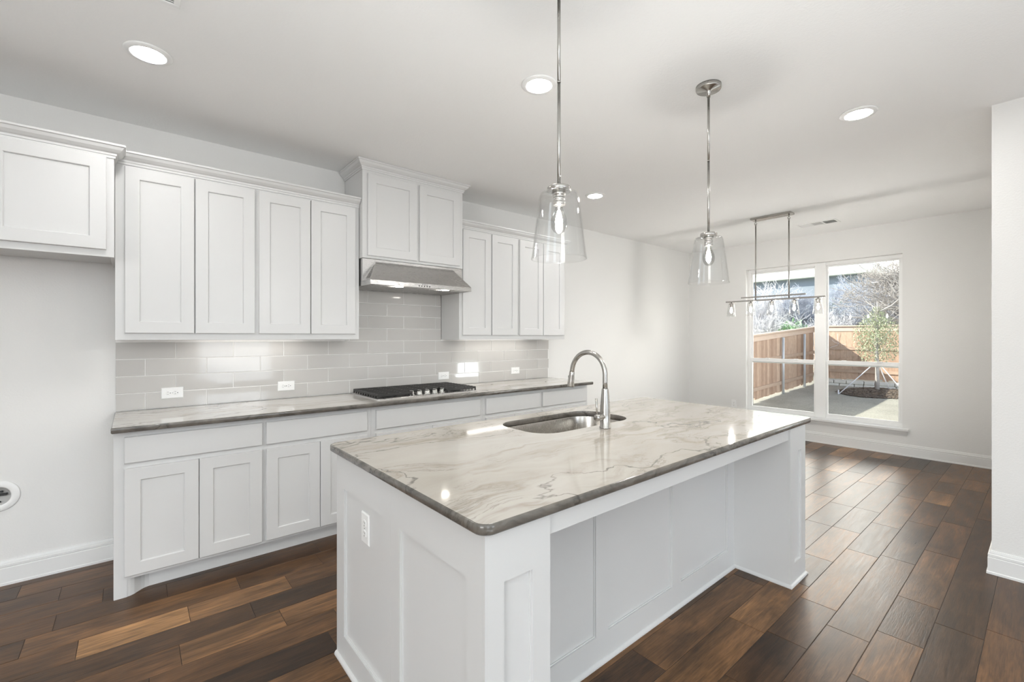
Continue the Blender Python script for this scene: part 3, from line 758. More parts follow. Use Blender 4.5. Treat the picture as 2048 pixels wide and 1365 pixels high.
# ================================================================== RANGE HOOD
def hood():
    t = thing('range_hood', (1.797, -0.26, 1.776), 'stainless steel range hood with sloped front under the short wall cabinet', 'range hood')
    x0, x1 = 1.343, 2.249; yb, yp, yf = -0.0115, -0.372, -0.520
    z0, z1, zs, zt = 1.776, 1.811, 1.966, 1.9885
    mb = MB()
    mb.box(x0, x1, yp, yb, z1 + 0.0002, zt, 0.0015)
    mb.build('housing', M_steel, t)
    mb = MB()   # skirt, open below
    for a, b, c, d in ((x0, x1, yf, yf + 0.012), (x0, x1, yb - 0.012, yb), (x0, x0 + 0.012, yf + 0.012, yb - 0.012), (x1 - 0.012, x1, yf + 0.012, yb - 0.012)):
        mb.box(a, b, c, d, z0, z1, 0.001)
    mb.box(x0 + 0.012, x1 - 0.012, yf + 0.012, yb - 0.012, z0 + 0.005, z1)
    skirt = mb.build('skirt', M_steel, t)
    mb = MB()   # sloped canopy with raked ends
    xl, xr = x0 + 0.10, x1 - 0.10
    A = [(x0, yf, z1 + 0.0004), (x1, yf, z1 + 0.0004), (x1, yp, z1 + 0.0004), (x0, yp, z1 + 0.0004)]
    B = [(xl, yp - 0.012, zs), (xr, yp - 0.012, zs), (xr, yp, zs), (xl, yp, zs)]
    mb.loops([A, B]); can = mb.build('canopy', M_steel, t)
    # perforated wedge on each raked end
    for side in (0, 1):
        mb = MB()
        b0 = Vector(A[0] if side == 0 else A[1]); b1 = Vector(A[3] if side == 0 else A[2]); tp = Vector(B[0] if side == 0 else B[1]); tb = Vector(B[3] if side == 0 else B[2])
        nrm = (b1 - b0).cross(tp - b0).normalized()
        if (nrm.x > 0) == (side == 0): nrm = -nrm
        for row in range(13):
            v = 0.12 + 0.72 * row / 12
            p0 = b0.lerp(tp, v); p1 = b1.lerp(tb, v); cnt = max(1, int(11 * (1 - v)))
            for c in range(cnt):
                p = p0.lerp(p1, 0.12 + 0.62 * (c + 0.5) / cnt) + nrm * 0.0006
                mb.obox(Matrix.Translation(p) @ nrm.to_track_quat('Z', 'Y').to_matrix().to_4x4(), -0.0028, 0.0028, -0.0028, 0.0028, -0.0004, 0.0004)
        mb.build('perforated_vent', M_slot, can)
    for k in range(3):
        a = x0 + 0.03 + k * (x1 - x0 - 0.06) / 3; b = a + (x1 - x0 - 0.06) / 3 - 0.008
        mb = MB(); mb.box(a, b, yf + 0.10, yb - 0.03, z0 + 0.002, z0 + 0.0055, 0.001)
        for q in range(14):
            xq = a + 0.012 + q * (b - a - 0.024) / 13; mb.box(xq - 0.004, xq + 0.004, yf + 0.11, yb - 0.04, z0 + 0.0005, z0 + 0.0022)
        mb.build('grease_filter', M_steel, t)
    for x in (1.60, 2.02):
        mb = MB(); mb.lathe([(0, z0 - 0.001), (0.030, z0 - 0.001), (0.034, z0 + 0.0052)], (x, yf + 0.055, 0), 24); mb.build('lamp', M_hoodlamp, t)
    for k in range(5):
        mb = MB(); mb.lathe([(0, -0.0025), (0.0042, -0.0025), (0.0048, 0.0004)], (1.745 + 0.0235 * k, yf, z0 + 0.0135), 14, 'Y'); mb.build('button', M_dark, t)
    mb = MB()
    for k, (w_, h_) in enumerate(((0.006, 0.005), (0.004, 0.003), (0.006, 0.004), (0.004, 0.006), (0.005, 0.003), (0.006, 0.004))):
        mb.box(1.77 + 0.0085 * k, 1.77 + 0.0085 * k + w_, yf - 0.0006, yf, z0 + 0.0225, z0 + 0.0225 + h_)
    mb.build('maker_badge', M_slot, t)
hood()

# under-cabinet lights
def bar(x0, x1, z, lab):
    t = thing('under_cabinet_light', ((x0 + x1) / 2, -0.13, z), lab, 'light', 'under-cabinet lights')
    mb = MB(); mb.box(x0, x1, -0.165, -0.095, z - 0.012, z, 0.002); mb.build('housing', M_plastic, t)
    mb = MB(); mb.box(x0 + 0.01, x1 - 0.01, -0.158, -0.102, z - 0.0165, z - 0.0118, 0.0015); mb.build('diffuser', M_bar, t)
bar(0.30, 0.98, 1.3918, 'lit white light bar under the left wall cabinet')
bar(2.47, 3.30, 1.3868, 'lit white light bar under the right wall cabinet')

# ================================================================== OUTLETS
def outlet(name_loc, lab, horizontal=False, face='S', x=0, y=0, z=0, group='white outlets', blank=False):
    """built on a plate in local a (width), b (height), c (out)"""
    if face == 'S': M = Matrix.Translation((x, y, z)) @ Matrix(((1, 0, 0, 0), (0, 0, -1, 0), (0, 1, 0, 0), (0, 0, 0, 1)))
    else: M = Matrix.Translation((x, y, z)) @ Matrix(((0, 0, -1, 0), (1, 0, 0, 0), (0, 1, 0, 0), (0, 0, 0, 1)))
    if horizontal: M = M @ Matrix.Rotation(R(90), 4, 'Z')
    t = thing('electrical_outlet', (x, y, z), lab, 'outlet', group)
    mb = MB()
    def L(i, c): return [M @ Vector(p) for p in ((-0.036+i, -0.059+i, c), (0.036-i, -0.059+i, c), (0.036-i, 0.059-i, c), (-0.036+i, 0.059-i, c))]
    mb.loops([L(0, 0.0003), L(0, 0.003), L(0.004, 0.0065)]); mb.build('cover_plate', M_plastic, t)
    for s in (-1, 1):
        mb = MB(); cy_ = s * 0.0195
        def L2(i, c):
            p = []
            for k in range(20):
                a = 2 * math.pi * k / 20; px = max(-0.0145, min(0.0145, 0.0175 * math.cos(a))); p.append(M @ Vector((px * (1 - i), cy_ + 0.0145 * math.sin(a) * (1 - i), c)))
            return p
        mb.loops([L2(0, 0.006), L2(0, 0.0078), L2(0.06, 0.0084)]); r_ = mb.build('receptacle', M_plastic, t)
        mb = MB()
        for px, w_, h_ in ((-0.0065, 0.0011, 0.0042), (0.0065, 0.0011, 0.0034)): mb.obox(M, px - w_, px + w_, cy_ + 0.004 - h_, cy_ + 0.004 + h_, 0.0082, 0.00865)
        mb.obox(M, -0.0024, 0.0024, cy_ - 0.0105, cy_ - 0.0058, 0.0082, 0.00865)
        mb.build('slots', M_slot, r_)
    mb = MB()
    n_ = 12; mb.loops([[M @ Vector((0.003 * math.cos(2*math.pi*k/n_), 0.003 * math.sin(2*math.pi*k/n_), c)) for k in range(n_)] for c in (0.006, 0.0074)]); mb.build('screw', M_chrome, t)
    return t
yt = -0.0106
outlet('o', 'white outlet on the tile backsplash nearest the fridge space', True, 'S', 0.198, yt, 1.012)
outlet('o', 'white outlet on the tile backsplash just left of the gas cooktop', True, 'S', 0.892, yt, 1.010)
outlet('o', 'white outlet on the tile backsplash behind the right end of the cooktop', True, 'S', 2.279, yt, 1.011)
outlet('o', 'white outlet on the tile backsplash at the far right, left of the faucet', True, 'S', 3.181, yt, 1.018)
outlet('o', 'white upright outlet on the left end panel of the island', False, 'W', 0.6925, -2.045, 0.64)
outlet('o', 'small white outlet low on the far wall left of the window', False, 'W', XF, -0.712, 0.386)

# recessed round water box in the wall of the fridge space
def waterbox():
    t = thing('recessed_outlet_box', (-0.575, 0, 0.497), 'round white recessed box low in the wall of the fridge space at the left edge', 'outlet box')
    c = (-0.575, 0, 0.497)
    mb = MB(); mb.lathe([(0.050, -0.0004), (0.086, -0.0004), (0.086, -0.004), (0.082, -0.008), (0.056, -0.010), (0.050, -0.007)], c, 40, 'Y', closed=True); mb.build('trim_ring', M_plastic, t)
    mb = MB(); mb.lathe([(0, -0.0006), (0.050, -0.0006), (0.0505, -0.0065)], c, 32, 'Y'); mb.build('recess', simple('recess_grey', (0.45, 0.45, 0.44), 0.5), t)
    mb = MB(); mb.box(c[0] - 0.03, c[0] + 0.036, -0.012, -0.001, c[2] + 0.002, c[2] + 0.016, 0.002); mb.box(c[0] - 0.036, c[0] + 0.012, -0.009, -0.001, c[2] - 0.034, c[2] - 0.026, 0.002); mb.box(c[0] - 0.01, c[0] + 0.02, -0.009, -0.001, c[2] + 0.02, c[2] + 0.03, 0.001); mb.build('valve', M_dark, t)
waterbox()

# ================================================================== CEILING FIXTURES
def can(x, y, lab):
    t = thing('recessed_downlight', (x, y, H), lab, 'ceiling light', 'round recessed ceiling lights')
    mb = MB(); mb.lathe([(0.067, -0.0005), (0.0945, -0.0005), (0.0945, -0.004), (0.091, -0.0075), (0.072, -0.011), (0.067, -0.010)], (x, y, H), 48, closed=True); mb.build('trim_ring', M_plastic, t)
    mb = MB(); mb.lathe([(0, -0.0085), (0.060, -0.0080), (0.0672, -0.0065), (0.0672, -0.0005), (0, -0.0005)], (x, y, H), 40); mb.build('lens', M_lens, t)
    return t
c0 = can(0.055, -0.988, 'lit round ceiling light above the fridge space at upper left')
for x, y, lab in ((1.665, -1.99, 'lit round ceiling light beside the near pendant stem'), (3.357, -3.005, 'lit round ceiling light at the right, above the floor by the pillar'), (3.377, -0.957, 'small far lit round ceiling light just right of the near pendant shade')):
    copy_tree(c0, (x, y, H), lab)

def register(name, x0, x1, y0, y1, lab, nsec, along='Y'):
    t = thing(name, ((x0 + x1) / 2, (y0 + y1) / 2, H), lab, 'ceiling vent')
    mb = MB(); w = 0.022
    mb.box(x0, x1, y0, y0 + w, H - 0.007, H - 0.0004, 0.002); mb.box(x0, x1, y1 - w, y1, H - 0.007, H - 0.0004, 0.002); mb.box(x0, x0 + w, y0 + w, y1 - w, H - 0.007, H - 0.0004, 0.002); mb.box(x1 - w, x1, y0 + w, y1 - w, H - 0.007, H - 0.0004, 0.002)
    for k in range(1, nsec):
        y = y0 + w + (y1 - y0 - 2 * w) * k / nsec; mb.box(x0 + w, x1 - w, y - 0.006, y + 0.006, H - 0.007, H - 0.0006)
    mb.build('frame', M_plastic, t)
    for k in range(nsec):
        ya = y0 + w + (y1 - y0 - 2 * w) * k / nsec + 0.006; yb_ = y0 + w + (y1 - y0 - 2 * w) * (k + 1) / nsec - 0.006
        mb = MB(); ang = R(38) * (1, 0.4, -1)[k % 3] 
        n = 9
        for q in range(n):
            yc_ = ya + (yb_ - ya) * (q + 0.5) / n
            M = Matrix.Translation(((x0 + x1) / 2, yc_, H - 0.0045)) @ Matrix.Rotation(ang, 4, 'X')
            mb.obox(M, -(x1 - x0) / 2 + w, (x1 - x0) / 2 - w, -0.0048, 0.0048, -0.0006, 0.0006)
        mb.build('louver_section', M_plastic, t)
    mb = MB(); mb.box(x0 + w * 0.5, x1 - w * 0.5, y0 + w * 0.5, y1 - w * 0.5, H - 0.0012, H - 0.0003); mb.build('duct_opening', simple('duct_grey', (0.30, 0.30, 0.30), 0.6), t)
register('ceiling_vent', 6.13, 6.335, -2.175, -1.765, 'white ceiling vent with three louver sections near the chandelier', 3)
register('ceiling_vent', -0.16, 0.147, -1.76, -1.447, 'white ceiling vent plate cut by the top edge of the photo', 2)

# ================================================================== PENDANTS
def pendant(x, y, lab):
    t = thing('pendant_light', (x, y, H), lab, 'pendant light', 'clear glass pendants over the island')
    mb = MB(); mb.lathe([(0, 2.7355), (0.064, 2.7355), (0.064, 2.717), (0.061, 2.712), (0.016, 2.709), (0.013, 2.700), (0.010, 2.675), (0, 2.675)], (x, y, 0), 40); mb.build('canopy', M_nickel, t)
    mb = MB(); mb.tube([(x, y, 2.676), (x, y, 2.335)], 0.0063, 14); mb.tube([(x, y, 2.335), (x, y, 2.329)], 0.0070, 14); mb.tube([(x, y, 2.329), (x, y, 1.93)], 0.0063, 14); mb.build('rod', M_nickel, t)
    mb = MB(); mb.lathe([(0, 1.946), (0.009, 1.946), (0.010, 1.942), (0.041, 1.941), (0.0435, 1.938), (0.0435, 1.922), (0.0, 1.922)], (x, y, 0), 40); mb.build('shade_cap', M_nickel, t)
    mb = MB()   # open-bottomed flared glass with a rolled shoulder and thick lip
    o = [(0.030, 1.921), (0.058, 1.920), (0.068, 1.915), (0.0725, 1.904), (0.077, 1.875), (0.088, 1.79), (0.0975, 1.715), (0.1015, 1.684), (0.103, 1.676)]
    i = [(0.1035, 1.672), (0.0995, 1.6725), (0.0985, 1.684), (0.0945, 1.715), (0.085, 1.79), (0.074, 1.875), (0.0695, 1.902), (0.066, 1.9115), (0.057, 1.917), (0.030, 1.918)]
    mb.lathe(o + i, (x, y, 0), 64, closed=True); mb.build('glass_shade', M_shade, t)
    mb = MB(); mb.lathe([(0, 1.922), (0.024, 1.922), (0.024, 1.909), (0.021, 1.908), (0.021, 1.900), (0.0225, 1.899), (0.0225, 1.893), (0.021, 1.892), (0.021, 1.885), (0.0225, 1.884), (0.0225, 1.874), (0.019, 1.872), (0, 1.872)], (x, y, 0), 32); mb.build('socket', M_nickel, t)
    mb = MB(); mb.lathe([(0.0, 1.871), (0.0135, 1.871), (0.0145, 1.860), (0.020, 1.845), (0.0285, 1.825), (0.031, 1.808), (0.0285, 1.790), (0.019, 1.774), (0.006, 1.767), (0, 1.766)], (x, y, 0), 32); bl = mb.build('bulb', M_bulbglass, t)
    mb = MB(); mb.lathe([(0, 1.858), (0.005, 1.852), (0.010, 1.832), (0.0135, 1.812), (0.011, 1.795), (0.004, 1.786), (0, 1.785)], (x, y, 0), 16); mb.build('filament', M_filament, bl)
    return t
p0 = pendant(2.375, -2.567, 'clear glass pendant with its whole stem and canopy in view, right of the faucet')
copy_tree(p0, (1.215, -2.574, H), 'near clear glass pendant whose long stem is cut by the top edge')

# ================================================================== LINEAR CHANDELIER
def chandelier():
    x = 5.45; t = thing('linear_chandelier', (x, -1.755, H), 'brushed nickel bar chandelier with five small clear glass shades before the window', 'chandelier')
    mb = MB(); mb.box(x - 0.062, x + 0.062, -1.962, -1.548, H - 0.024, H - 0.0004, 0.003); mb.build('canopy', M_nickel, t)
    for y in (-1.586, -1.928):
        mb = MB(); mb.tube([(x, y, H - 0.024), (x, y, H - 0.05)], 0.007, 10); mb.lathe([(0.010, -0.004), (0.014, -0.004), (0.014, 0.004), (0.010, 0.004)], (x, y, H - 0.06), 14, 'X', closed=True); mb.lathe([(0.010, -0.004), (0.014, -0.004), (0.014, 0.004), (0.010, 0.004)], (x, y, H - 0.078), 14, 'Y', closed=True)
        mb.tube([(x, y, H - 0.09), (x, y, 1.803)], 0.0072, 10); mb.build('rod', M_nickel, t)
    mb = MB(); mb.box(x - 0.0075, x + 0.0075, -2.090, -1.424, 1.832, 1.847, 0.001); mb.build('upper_bar', M_nickel, t)
    mb = MB(); mb.box(x - 0.0085, x + 0.0085, -2.263, -1.249, 1.792, 1.809, 0.001); mb.build('lower_bar', M_nickel, t)
    for y in (-1.312, -1.533, -1.756, -1.978, -2.200):
        mb = MB(); mb.lathe([(0, 1.792), (0.008, 1.792), (0.008, 1.782), (0.024, 1.781), (0.024, 1.774), (0.015, 1.773), (0.0145, 1.735), (0, 1.735)], (x, y, 0), 20); s = mb.build('socket', M_nickel, t)
        mb = MB(); mb.lathe([(0.018, 1.7735), (0.031, 1.772), (0.034, 1.766), (0.0505, 1.628), (0.0505, 1.625), (0.048, 1.625), (0.0315, 1.764), (0.029, 1.7695), (0.018, 1.771)], (x, y, 0), 32, closed=True); mb.build('glass_shade', M_shade, t)
        mb = MB(); mb.lathe([(0, 1.734), (0.010, 1.733), (0.013, 1.722), (0.021, 1.700), (0.0215, 1.685), (0.015, 1.668), (0.005, 1.661), (0, 1.660)], (x, y, 0), 18); b_ = mb.build('bulb', M_bulbglass, t)
        mb = MB(); mb.lathe([(0, 1.728), (0.006, 1.72), (0.0125, 1.697), (0.012, 1.683), (0.004, 1.668), (0, 1.667)], (x, y, 0), 12); mb.build('filament', M_filament_s, b_)
chandelier()
# ================================================================== YARD
def gz(x, y=0): return -0.27 + 0.0205 * (x - 6.9) if x < 16.4 else -0.075
def lawn():
    m, n, b = mat('dormant_lawn'); v = coords(n)
    c = ramp(n, noise_t(n, v, 1.1, 6, 0.65), [(0.3, (0.44, 0.42, 0.35)), (0.5, (0.52, 0.50, 0.43)), (0.72, (0.60, 0.59, 0.50))])
    c = mixc(n, 1.0, c, ramp(n, noise_t(n, v, 38, 4, 0.7), [(0.3, 0.72), (0.7, 1.2)]), 'MULTIPLY')
    n.links.new(c, b.inputs['Base Color']); b.inputs['Roughness'].default_value = 0.95; b.inputs['Specular IOR Level'].default_value = 0.1
    bump(n, b, noise_t(n, v, 30, 5, 0.7), 0.8, 0.06)
    mb = MB(); rng = random.Random(2); nx, ny = 50, 60; vs = {}
    X0, X1, Y0, Y1 = XF + T, 60.0, -40.0, 26.0
    for i in range(nx + 1):
        for j in range(ny + 1):
            fx = (i / nx) ** 2; x = X0 + (X1 - X0) * fx; y = Y0 + (Y1 - Y0) * j / ny
            vs[i, j] = mb.bm.verts.new((x, y, gz(x) + noise.noise((x * 0.8, y * 0.8, 0)) * 0.02))
    for i in range(nx):
        for j in range(ny):
            f = mb._f([vs[i, j], vs[i+1, j], vs[i+1, j+1], vs[i, j+1]]); f.smooth = True
    o = struct(mb.build('lawn', m)); return o
lawn()
def slab_ground():
    mb = MB(); mb.box(XP + 0.13, XF + T, -40, YR - 0.13, -0.5, -0.12); struct(mb.build('patio_slab', simple('patio_concrete', (0.62, 0.61, 0.58), 0.8, var=0.08, vscale=5, bmp=0.2)))
slab_ground()

def cedar(name, dark=1.0):
    m, n, b = mat(name); v = coords(n, (1, 1, 0.35)); at = N(n, 'ShaderNodeAttribute'); at.attribute_name = 'board'
    sp = N(n, 'ShaderNodeSeparateColor'); n.links.new(at.outputs['Color'], sp.inputs[0])
    c = mixc(n, sp.outputs[0], (0.36, 0.235, 0.165), (0.56, 0.40, 0.29))
    z = noise_t(n, v, 22, 5, 0.6, 0.8); c = mixc(n, 1.0, c, ramp(n, z, [(0.25, 0.78), (0.7, 1.15)]), 'MULTIPLY')
    n.links.new(c, b.inputs['Base Color']); b.inputs['Roughness'].default_value = 0.8; b.inputs['Specular IOR Level'].default_value = 0.2
    return m
M_cedar = cedar('cedar_fence_wood')
M_trimwood = simple('pale_cedar_trim', (0.60, 0.46, 0.36), 0.75, var=0.12, vscale=12)
M_galv = simple('galvanised_post', (0.58, 0.60, 0.61), 0.45, metal=0.3, var=0.06)
def fence(P0, P1, lab, zt, zb, posts, inward, trim_h=0.14):
    """P0->P1 plan line; inward = +1/-1 side (left normal) that faces the yard"""
    P0, P1 = Vector(P0), Vector(P1); d = (P1 - P0); Ln = d.length; d.normalize(); nrm = Vector((-d.y, d.x)) * inward
    mid = (P0 + P1) / 2
    t = thing('wood_fence', (mid.x, mid.y, zb(mid.x)), lab, 'fence')
    rng = random.Random(int(Ln * 10))
    mb = MB(); lay = colored(mb, 'board'); w = 0.142; n = int(Ln / w)
    for k in range(n):
        a, b = k * w + 0.0015, (k + 1) * w - 0.0015; cx = P0.x + d.x * (a + b) / 2
        z0 = zb(cx) + rng.choice([0.0, 0.0, 0.01, 0.035]) + rng.uniform(0, 0.02); z1 = zt(cx)
        c0 = len(mb.bm.faces); 
        M = Matrix(((d.x, nrm.x, 0, P0.x), (d.y, nrm.y, 0, P0.y), (0, 0, 1, 0), (0, 0, 0, 1)))
        t0 = MB(); t0.box(a, b, -0.018 + rng.uniform(-.002, .002), 0.0, z0, z1); t0.bm.transform(M)
        old = set(mb.bm.faces); mb.merge(t0); cval = rng.random()
        for f in mb.bm.faces:
            if f not in old:
                for l in f.loops: l[lay] = (cval, 0, 0, 1)
    mb.build('fence_boards', M_cedar, t)
    def rail(z_of, h, y0, y1, name, m):
        mb = MB(); st = 12; ls = []
        for k in range(st + 1):
            p = P0 + d * (Ln * k / st); z = z_of(p.x)
            ls.append([(p.x + nrm.x * y, p.y + nrm.y * y, zz) for y, zz in ((y0, z), (y1, z), (y1, z + h), (y0, z + h))])
        mb.loops(ls); return mb.build(name, m, t)
    rail(lambda x: zt(x) - trim_h, trim_h, 0.0, 0.02, 'trim_board', M_trimwood)
    rail(lambda x: zt(x), 0.035, -0.07, 0.07, 'cap_board', M_trimwood)
    rail(lambda x: zb(x) + 0.9, 0.085, 0.0, 0.038, 'rail', M_cedar_plain); rail(lambda x: zb(x) + 0.22, 0.085, 0.0, 0.038, 'rail', M_cedar_plain)
    for s in posts:
        p = P0 + d * s; q = p + nrm * 0.065
        mb = MB(); mb.tube([(q.x, q.y, gz(q.x) - 0.1), (q.x, q.y, zt(q.x) - trim_h)], 0.034, 14); mb.build('post', M_galv, t)
    return t
M_cedar_plain = simple('cedar_rail', (0.46, 0.33, 0.24), 0.8, var=0.15, vscale=10)
BX = 16.5
fence((7.35, 0.62), (BX - 0.02, 1.06), 'cedar fence on the left of the yard with metal posts', lambda x: 1.40 + (x - 11.2) * 0.053, lambda x: gz(x) + 0.04, [1.3, 3.72, 5.97, 7.9], -1)
fence((BX, 1.06), (BX, -12.0), 'cedar fence across the back of the yard behind the young tree', lambda x: 1.70, lambda x: 0.10, [], -1)

def stones():
    t = thing('stone_edging', (BX - 0.15, -3.0, gz(BX)), 'low row of chopped limestone blocks under the back fence', 'stone edging')
    rng = random.Random(3); m = simple('limestone', (0.70, 0.68, 0.62), 0.9, var=0.12, vscale=9, bmp=0.5, bscale=25)
    for row in range(2):
        y = 0.9 - row * 0.12
        while y > -4.6:
            w = rng.uniform(0.22, 0.45); z0 = -0.11 + row * 0.105
            mb = MB(); mb.box(BX - 0.30 + rng.uniform(0, .03), BX - 0.04, y - w + 0.008, y - 0.008, z0, z0 + 0.10, 0.014); mb.build('block', m, t); y -= w
stones()

def mulch():
    m = simple('dark_mulch', (0.16, 0.125, 0.095), 0.95, var=0.5, vscale=30)
    rng = random.Random(9); mb = MB(); cx, cy_ = 14.95, -0.85
    for k in range(1500):
        a = rng.uniform(0, 2 * math.pi); r = math.sqrt(rng.random()); x = cx + 1.0 * r * math.cos(a); y = cy_ + 0.85 * r * math.sin(a)
        z = gz(x) + 0.10 * (1 - r * r) + rng.uniform(0, 0.03); s = rng.uniform(0.02, 0.06)
        M = Matrix.Translation((x, y, z)) @ Matrix.Rotation(rng.uniform(0, 6), 4, 'Z') @ Matrix.Rotation(rng.uniform(-.5, .5), 4, 'X')
        mb.obox(M, -s, s, -s * 0.35, s * 0.35, -0.006, 0.006)
    ls = []
    for f_, h in ((1.0, 0.0), (0.7, 0.05), (0.35, 0.09), (0.05, 0.10)):
        ls.append([(cx + f_ * math.cos(2*math.pi*k/28), cy_ + 0.85 * f_ * math.sin(2*math.pi*k/28), gz(cx) + h) for k in range(28)])
    mb.loops(ls, cap0=False, smooth=True)
    o = mb.build('mulch_bed', m, None, (cx, cy_, gz(cx))); tag(o, 'dark mulch ring around the foot of the young tree', 'mulch'); o['kind'] = 'stuff'
mulch()

M_bark = simple('grey_bark', (0.44, 0.41, 0.38), 0.9, var=0.25, vscale=20)
M_twig = simple('pale_twigs', (0.72, 0.715, 0.73), 0.9, var=0.25, vscale=3)
M_twig_d = simple('dusky_twigs', (0.46, 0.49, 0.56), 0.9, var=0.3, vscale=3)
M_leaf = simple('grey_green_leaf', (0.40, 0.44, 0.28), 0.7, var=0.35, vscale=6)
M_leaf_d = simple('dark_evergreen_leaf', (0.15, 0.22, 0.14), 0.7, var=0.4, vscale=2)
def leaf_quad(mb, p, s, rng):
    M = Matrix.Translation(p) @ Matrix.Rotation(rng.uniform(0, 6.28), 4, 'Z') @ Matrix.Rotation(rng.uniform(-1.4, 1.4), 4, 'X')
    v = [mb.bm.verts.new(M @ Vector(q)) for q in ((0, -s, 0), (s * 0.42, 0, s * 0.12), (0, s, 0), (-s * 0.42, 0, s * 0.12))]
    mb._f(v)
def young_tree():
    x, y = 14.95, -0.83; z = gz(x) + 0.08; rng = random.Random(4)
    t = thing('young_tree', (x, y, z), 'young evergreen tree staked with straps in the mulch ring', 'tree')
    mb = MB(); mb.tube([(x, y, z - 0.05), (x + .01, y, z + 0.5), (x, y + .01, z + 1.1), (x, y, z + 1.9), (x, y, z + 2.35)], [0.055, 0.045, 0.036, 0.022, 0.006], 10)
    for k in range(26):
        h = z + 0.85 + 1.3 * rng.random(); a = rng.uniform(0, 6.28); l = rng.uniform(0.25, 0.55)
        mb.tube([(x, y, h), (x + l * .6 * math.cos(a), y + l * .6 * math.sin(a), h + .18), (x + l * math.cos(a), y + l * math.sin(a), h + .38)], [0.012, 0.008, 0.003], 5, cap=False)
    mb.build('trunk', M_bark, t)
    mb = MB()
    for k in range(4200):
        u = rng.uniform(-1, 1); a = rng.uniform(0, 6.28); r = rng.random() ** 0.45; s_ = math.sqrt(1 - u * u)
        hz = u * r
        p = Vector((x + 0.54 * r * s_ * math.cos(a), y + 0.54 * r * s_ * math.sin(a), z + 1.42 + 0.80 * hz))
        if hz > 0.25: p.x = x + (p.x - x) * (1.2 - hz * 0.8); p.y = y + (p.y - y) * (1.2 - hz * 0.8)
        leaf_quad(mb, p, rng.uniform(0.018, 0.036), rng)
    mb.build('foliage', M_leaf, t)
    for ax, ay in ((-1.05, 0.95), (0.55, -0.30), (-0.2, -0.9)):
        mb = MB(); e = Vector((x + ax * 0.7, y + ay * 0.7, gz(x + ax))); mb.tube([(x, y, z + 0.78), tuple(e)], 0.012, 6); mb.tube([tuple(e - Vector((0, 0, .1))), tuple(e + Vector((0, 0, 0.12)))], 0.018, 6); mb.build('guy_strap', M_twig, t)
young_tree()

def bare_tree(x, y, h, seed, lab, spread=0.5, twig=None, levels=5, base=None, lean=(0, 0)):
    rng = random.Random(seed); z0 = gz(min(x, 16)) if base is None else base
    t = thing('bare_tree', (x, y, z0), lab, 'tree', 'leafless trees beyond the back fence')
    tr = MB(); tw = MB()
    def grow(p, d, l, r, lv):
        segs = 3; pts = [p]; dd = d.copy(); rs = [r]
        for k in range(segs):
            dd = (dd + Vector((rng.gauss(0, .16), rng.gauss(0, .16), rng.gauss(0.03, .10)))).normalized(); pts.append(pts[-1] + dd * l / segs); rs.append(max(0.0055, r * (1 - 0.42 * (k + 1) / segs)))
        (tr if lv <= 1 else tw).tube(pts, rs, 7 if lv <= 1 else (4 if lv < 3 else 3), cap=False)
        if lv >= levels: return
        n = (7, 6, 5, 5, 4)[lv] + (rng.random() < 0.5)
        for k in range(n):
            f = rng.uniform(0.18, 1.0); i = min(segs - 1, int(f * segs)); q = pts[i].lerp(pts[i+1], f * segs - i)
            side = Vector((rng.gauss(0, 1), rng.gauss(0, 1), rng.gauss(0.25, .6))).normalized()
            nd = (dd * (1 - spread) + side * spread * 1.25 + Vector((0, 0, .08))).normalized()
            grow(q, nd, l * rng.uniform(0.52, 0.8), rs[i] * rng.uniform(0.42, 0.6), lv + 1)
    grow(Vector((x, y, z0 - 0.2)), Vector((lean[0], lean[1], 1)).normalized(), h * 0.5, 0.028 * h ** 0.9 * 0.6, 0)
    tr.build('trunk', M_bark, t); tw.build('branches', twig or M_twig, t)
# places beyond the back fence, spread over what the window shows
TREES = [(18.0, 3.25, 3.6, 21, 'leafless tree at the left window edge, over the left fence', .55, M_twig), (18.7, 1.85, 3.4, 22, 'dusky leafless tree seen between the chandelier rods', .55, M_twig_d),
         (17.8, 0.65, 3.0, 23, 'leafless tree right behind the window mullion', .55, M_twig), (18.4, -0.35, 3.1, 24, 'leaning leafless tree with a thin dark trunk left of the young tree', .5, M_twig_d),
         (21.4, 3.0, 3.7, 25, 'leafless tree farther back on the left, before the house', .55, M_twig), (21.2, 0.6, 3.4, 26, 'leafless tree farther back on the right of the mullion', .5, M_twig_d),
         (17.5, -1.65, 4.6, 27, 'leafless tree with dark branches across the upper right window corner', .62, M_bark)]
for x, y, h, sd, lab, sp_, tw_ in TREES: bare_tree(x, y, h, sd, lab, sp_, tw_, lean=(0.0, 0.25 if sd == 24 else 0.0))

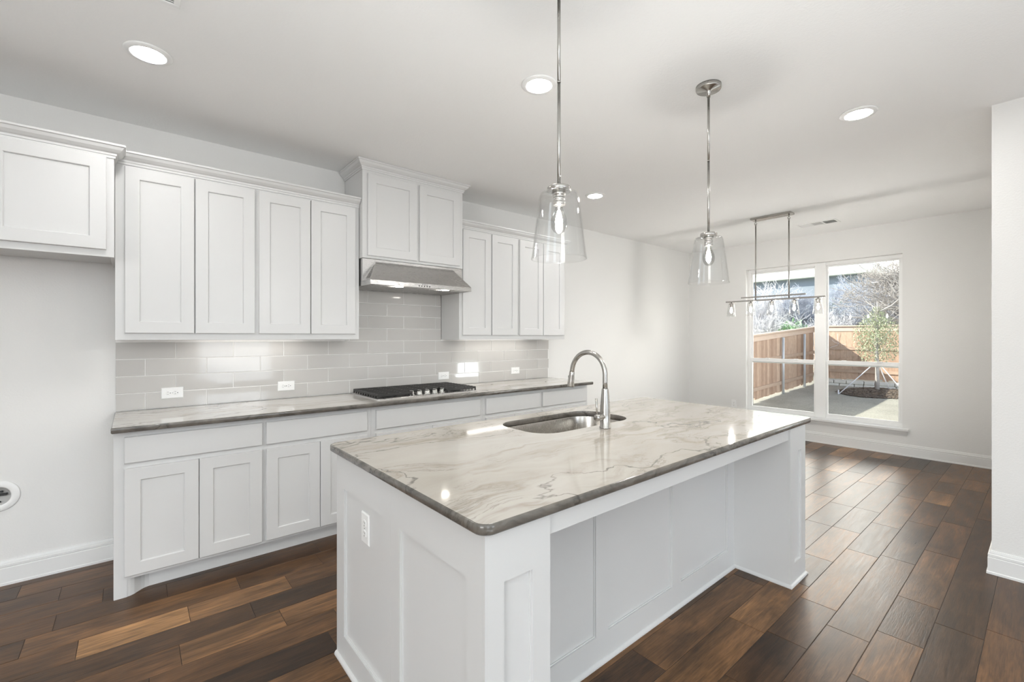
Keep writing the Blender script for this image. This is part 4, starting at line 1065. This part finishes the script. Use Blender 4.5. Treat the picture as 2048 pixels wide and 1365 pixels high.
def bush(x, y, z, rx, rz, seed, lab, m, n=1800, s=0.09):
    rng = random.Random(seed); t = thing('evergreen_bush', (x, y, z), lab, 'bush')
    mb = MB(); mb.tube([(x, y, z - .1), (x, y, z + rz * 1.2)], [0.05, 0.01], 6)
    for k in range(8):
        a = rng.uniform(0, 6.28); mb.tube([(x, y, z + .1), (x + rx * .7 * math.cos(a), y + rx * .7 * math.sin(a), z + rz * rng.uniform(.7, 1.5))], [0.02, 0.005], 5)
    mb.build('stem', M_bark, t); mb = MB()
    for k in range(n):
        u = rng.uniform(-1, 1); a = rng.uniform(0, 6.28); r = rng.random() ** 0.4; q = math.sqrt(1 - u * u)
        leaf_quad(mb, Vector((x + rx * r * q * math.cos(a), y + rx * r * q * math.sin(a), z + rz * (1 + u * r))), rng.uniform(.5, 1.2) * s, rng)
    mb.build('foliage', m, t)
bush(17.6, 2.0, 0.3, 0.55, 0.85, 41, 'green bush peeking over the left part of the back fence', simple('bright_bush_leaf', (0.34, 0.52, 0.30), 0.7, var=0.3))
bush(23.5, 2.0, 0.0, 1.5, 1.6, 42, 'large dark evergreen behind the leafless trees', M_leaf_d, 1500, 0.14)

def house():
    t = thing('neighbor_house', (33, 3.5, -0.1), 'neighbour house with a pale roof behind the trees', 'house')
    x0, x1, y0, y1 = 30.0, 38.0, 2.2, 16.0
    mb = MB(); mb.box(x0, x1, y0 + 0.4, y1, -0.3, 4.85); mb.build('wall', simple('slate_siding', (0.25, 0.29, 0.33), 0.8, var=0.1, vscale=1.0), t)
    mb = MB()
    mb.loops([[(x0 - 0.5, y0, 4.8), (x0 - 0.5, y1 + .4, 4.8), (x1, y1 + .4, 4.8), (x1, y0, 4.8)], [(x0 - 0.5, y0, 4.95), (x0 - 0.5, y1 + .4, 4.95), (x1, y1 + .4, 4.95), (x1, y0, 4.95)], [(x0 + 3.8, y0 + 2.6, 7.6), (x0 + 3.8, y1 - 2, 7.6), (x0 + 4.2, y1 - 2, 7.6), (x0 + 4.2, y0 + 2.6, 7.6)]])
    mb.build('roof', simple('pale_green_roof', (0.68, 0.74, 0.66), 0.7, var=0.06, vscale=3), t)
house()
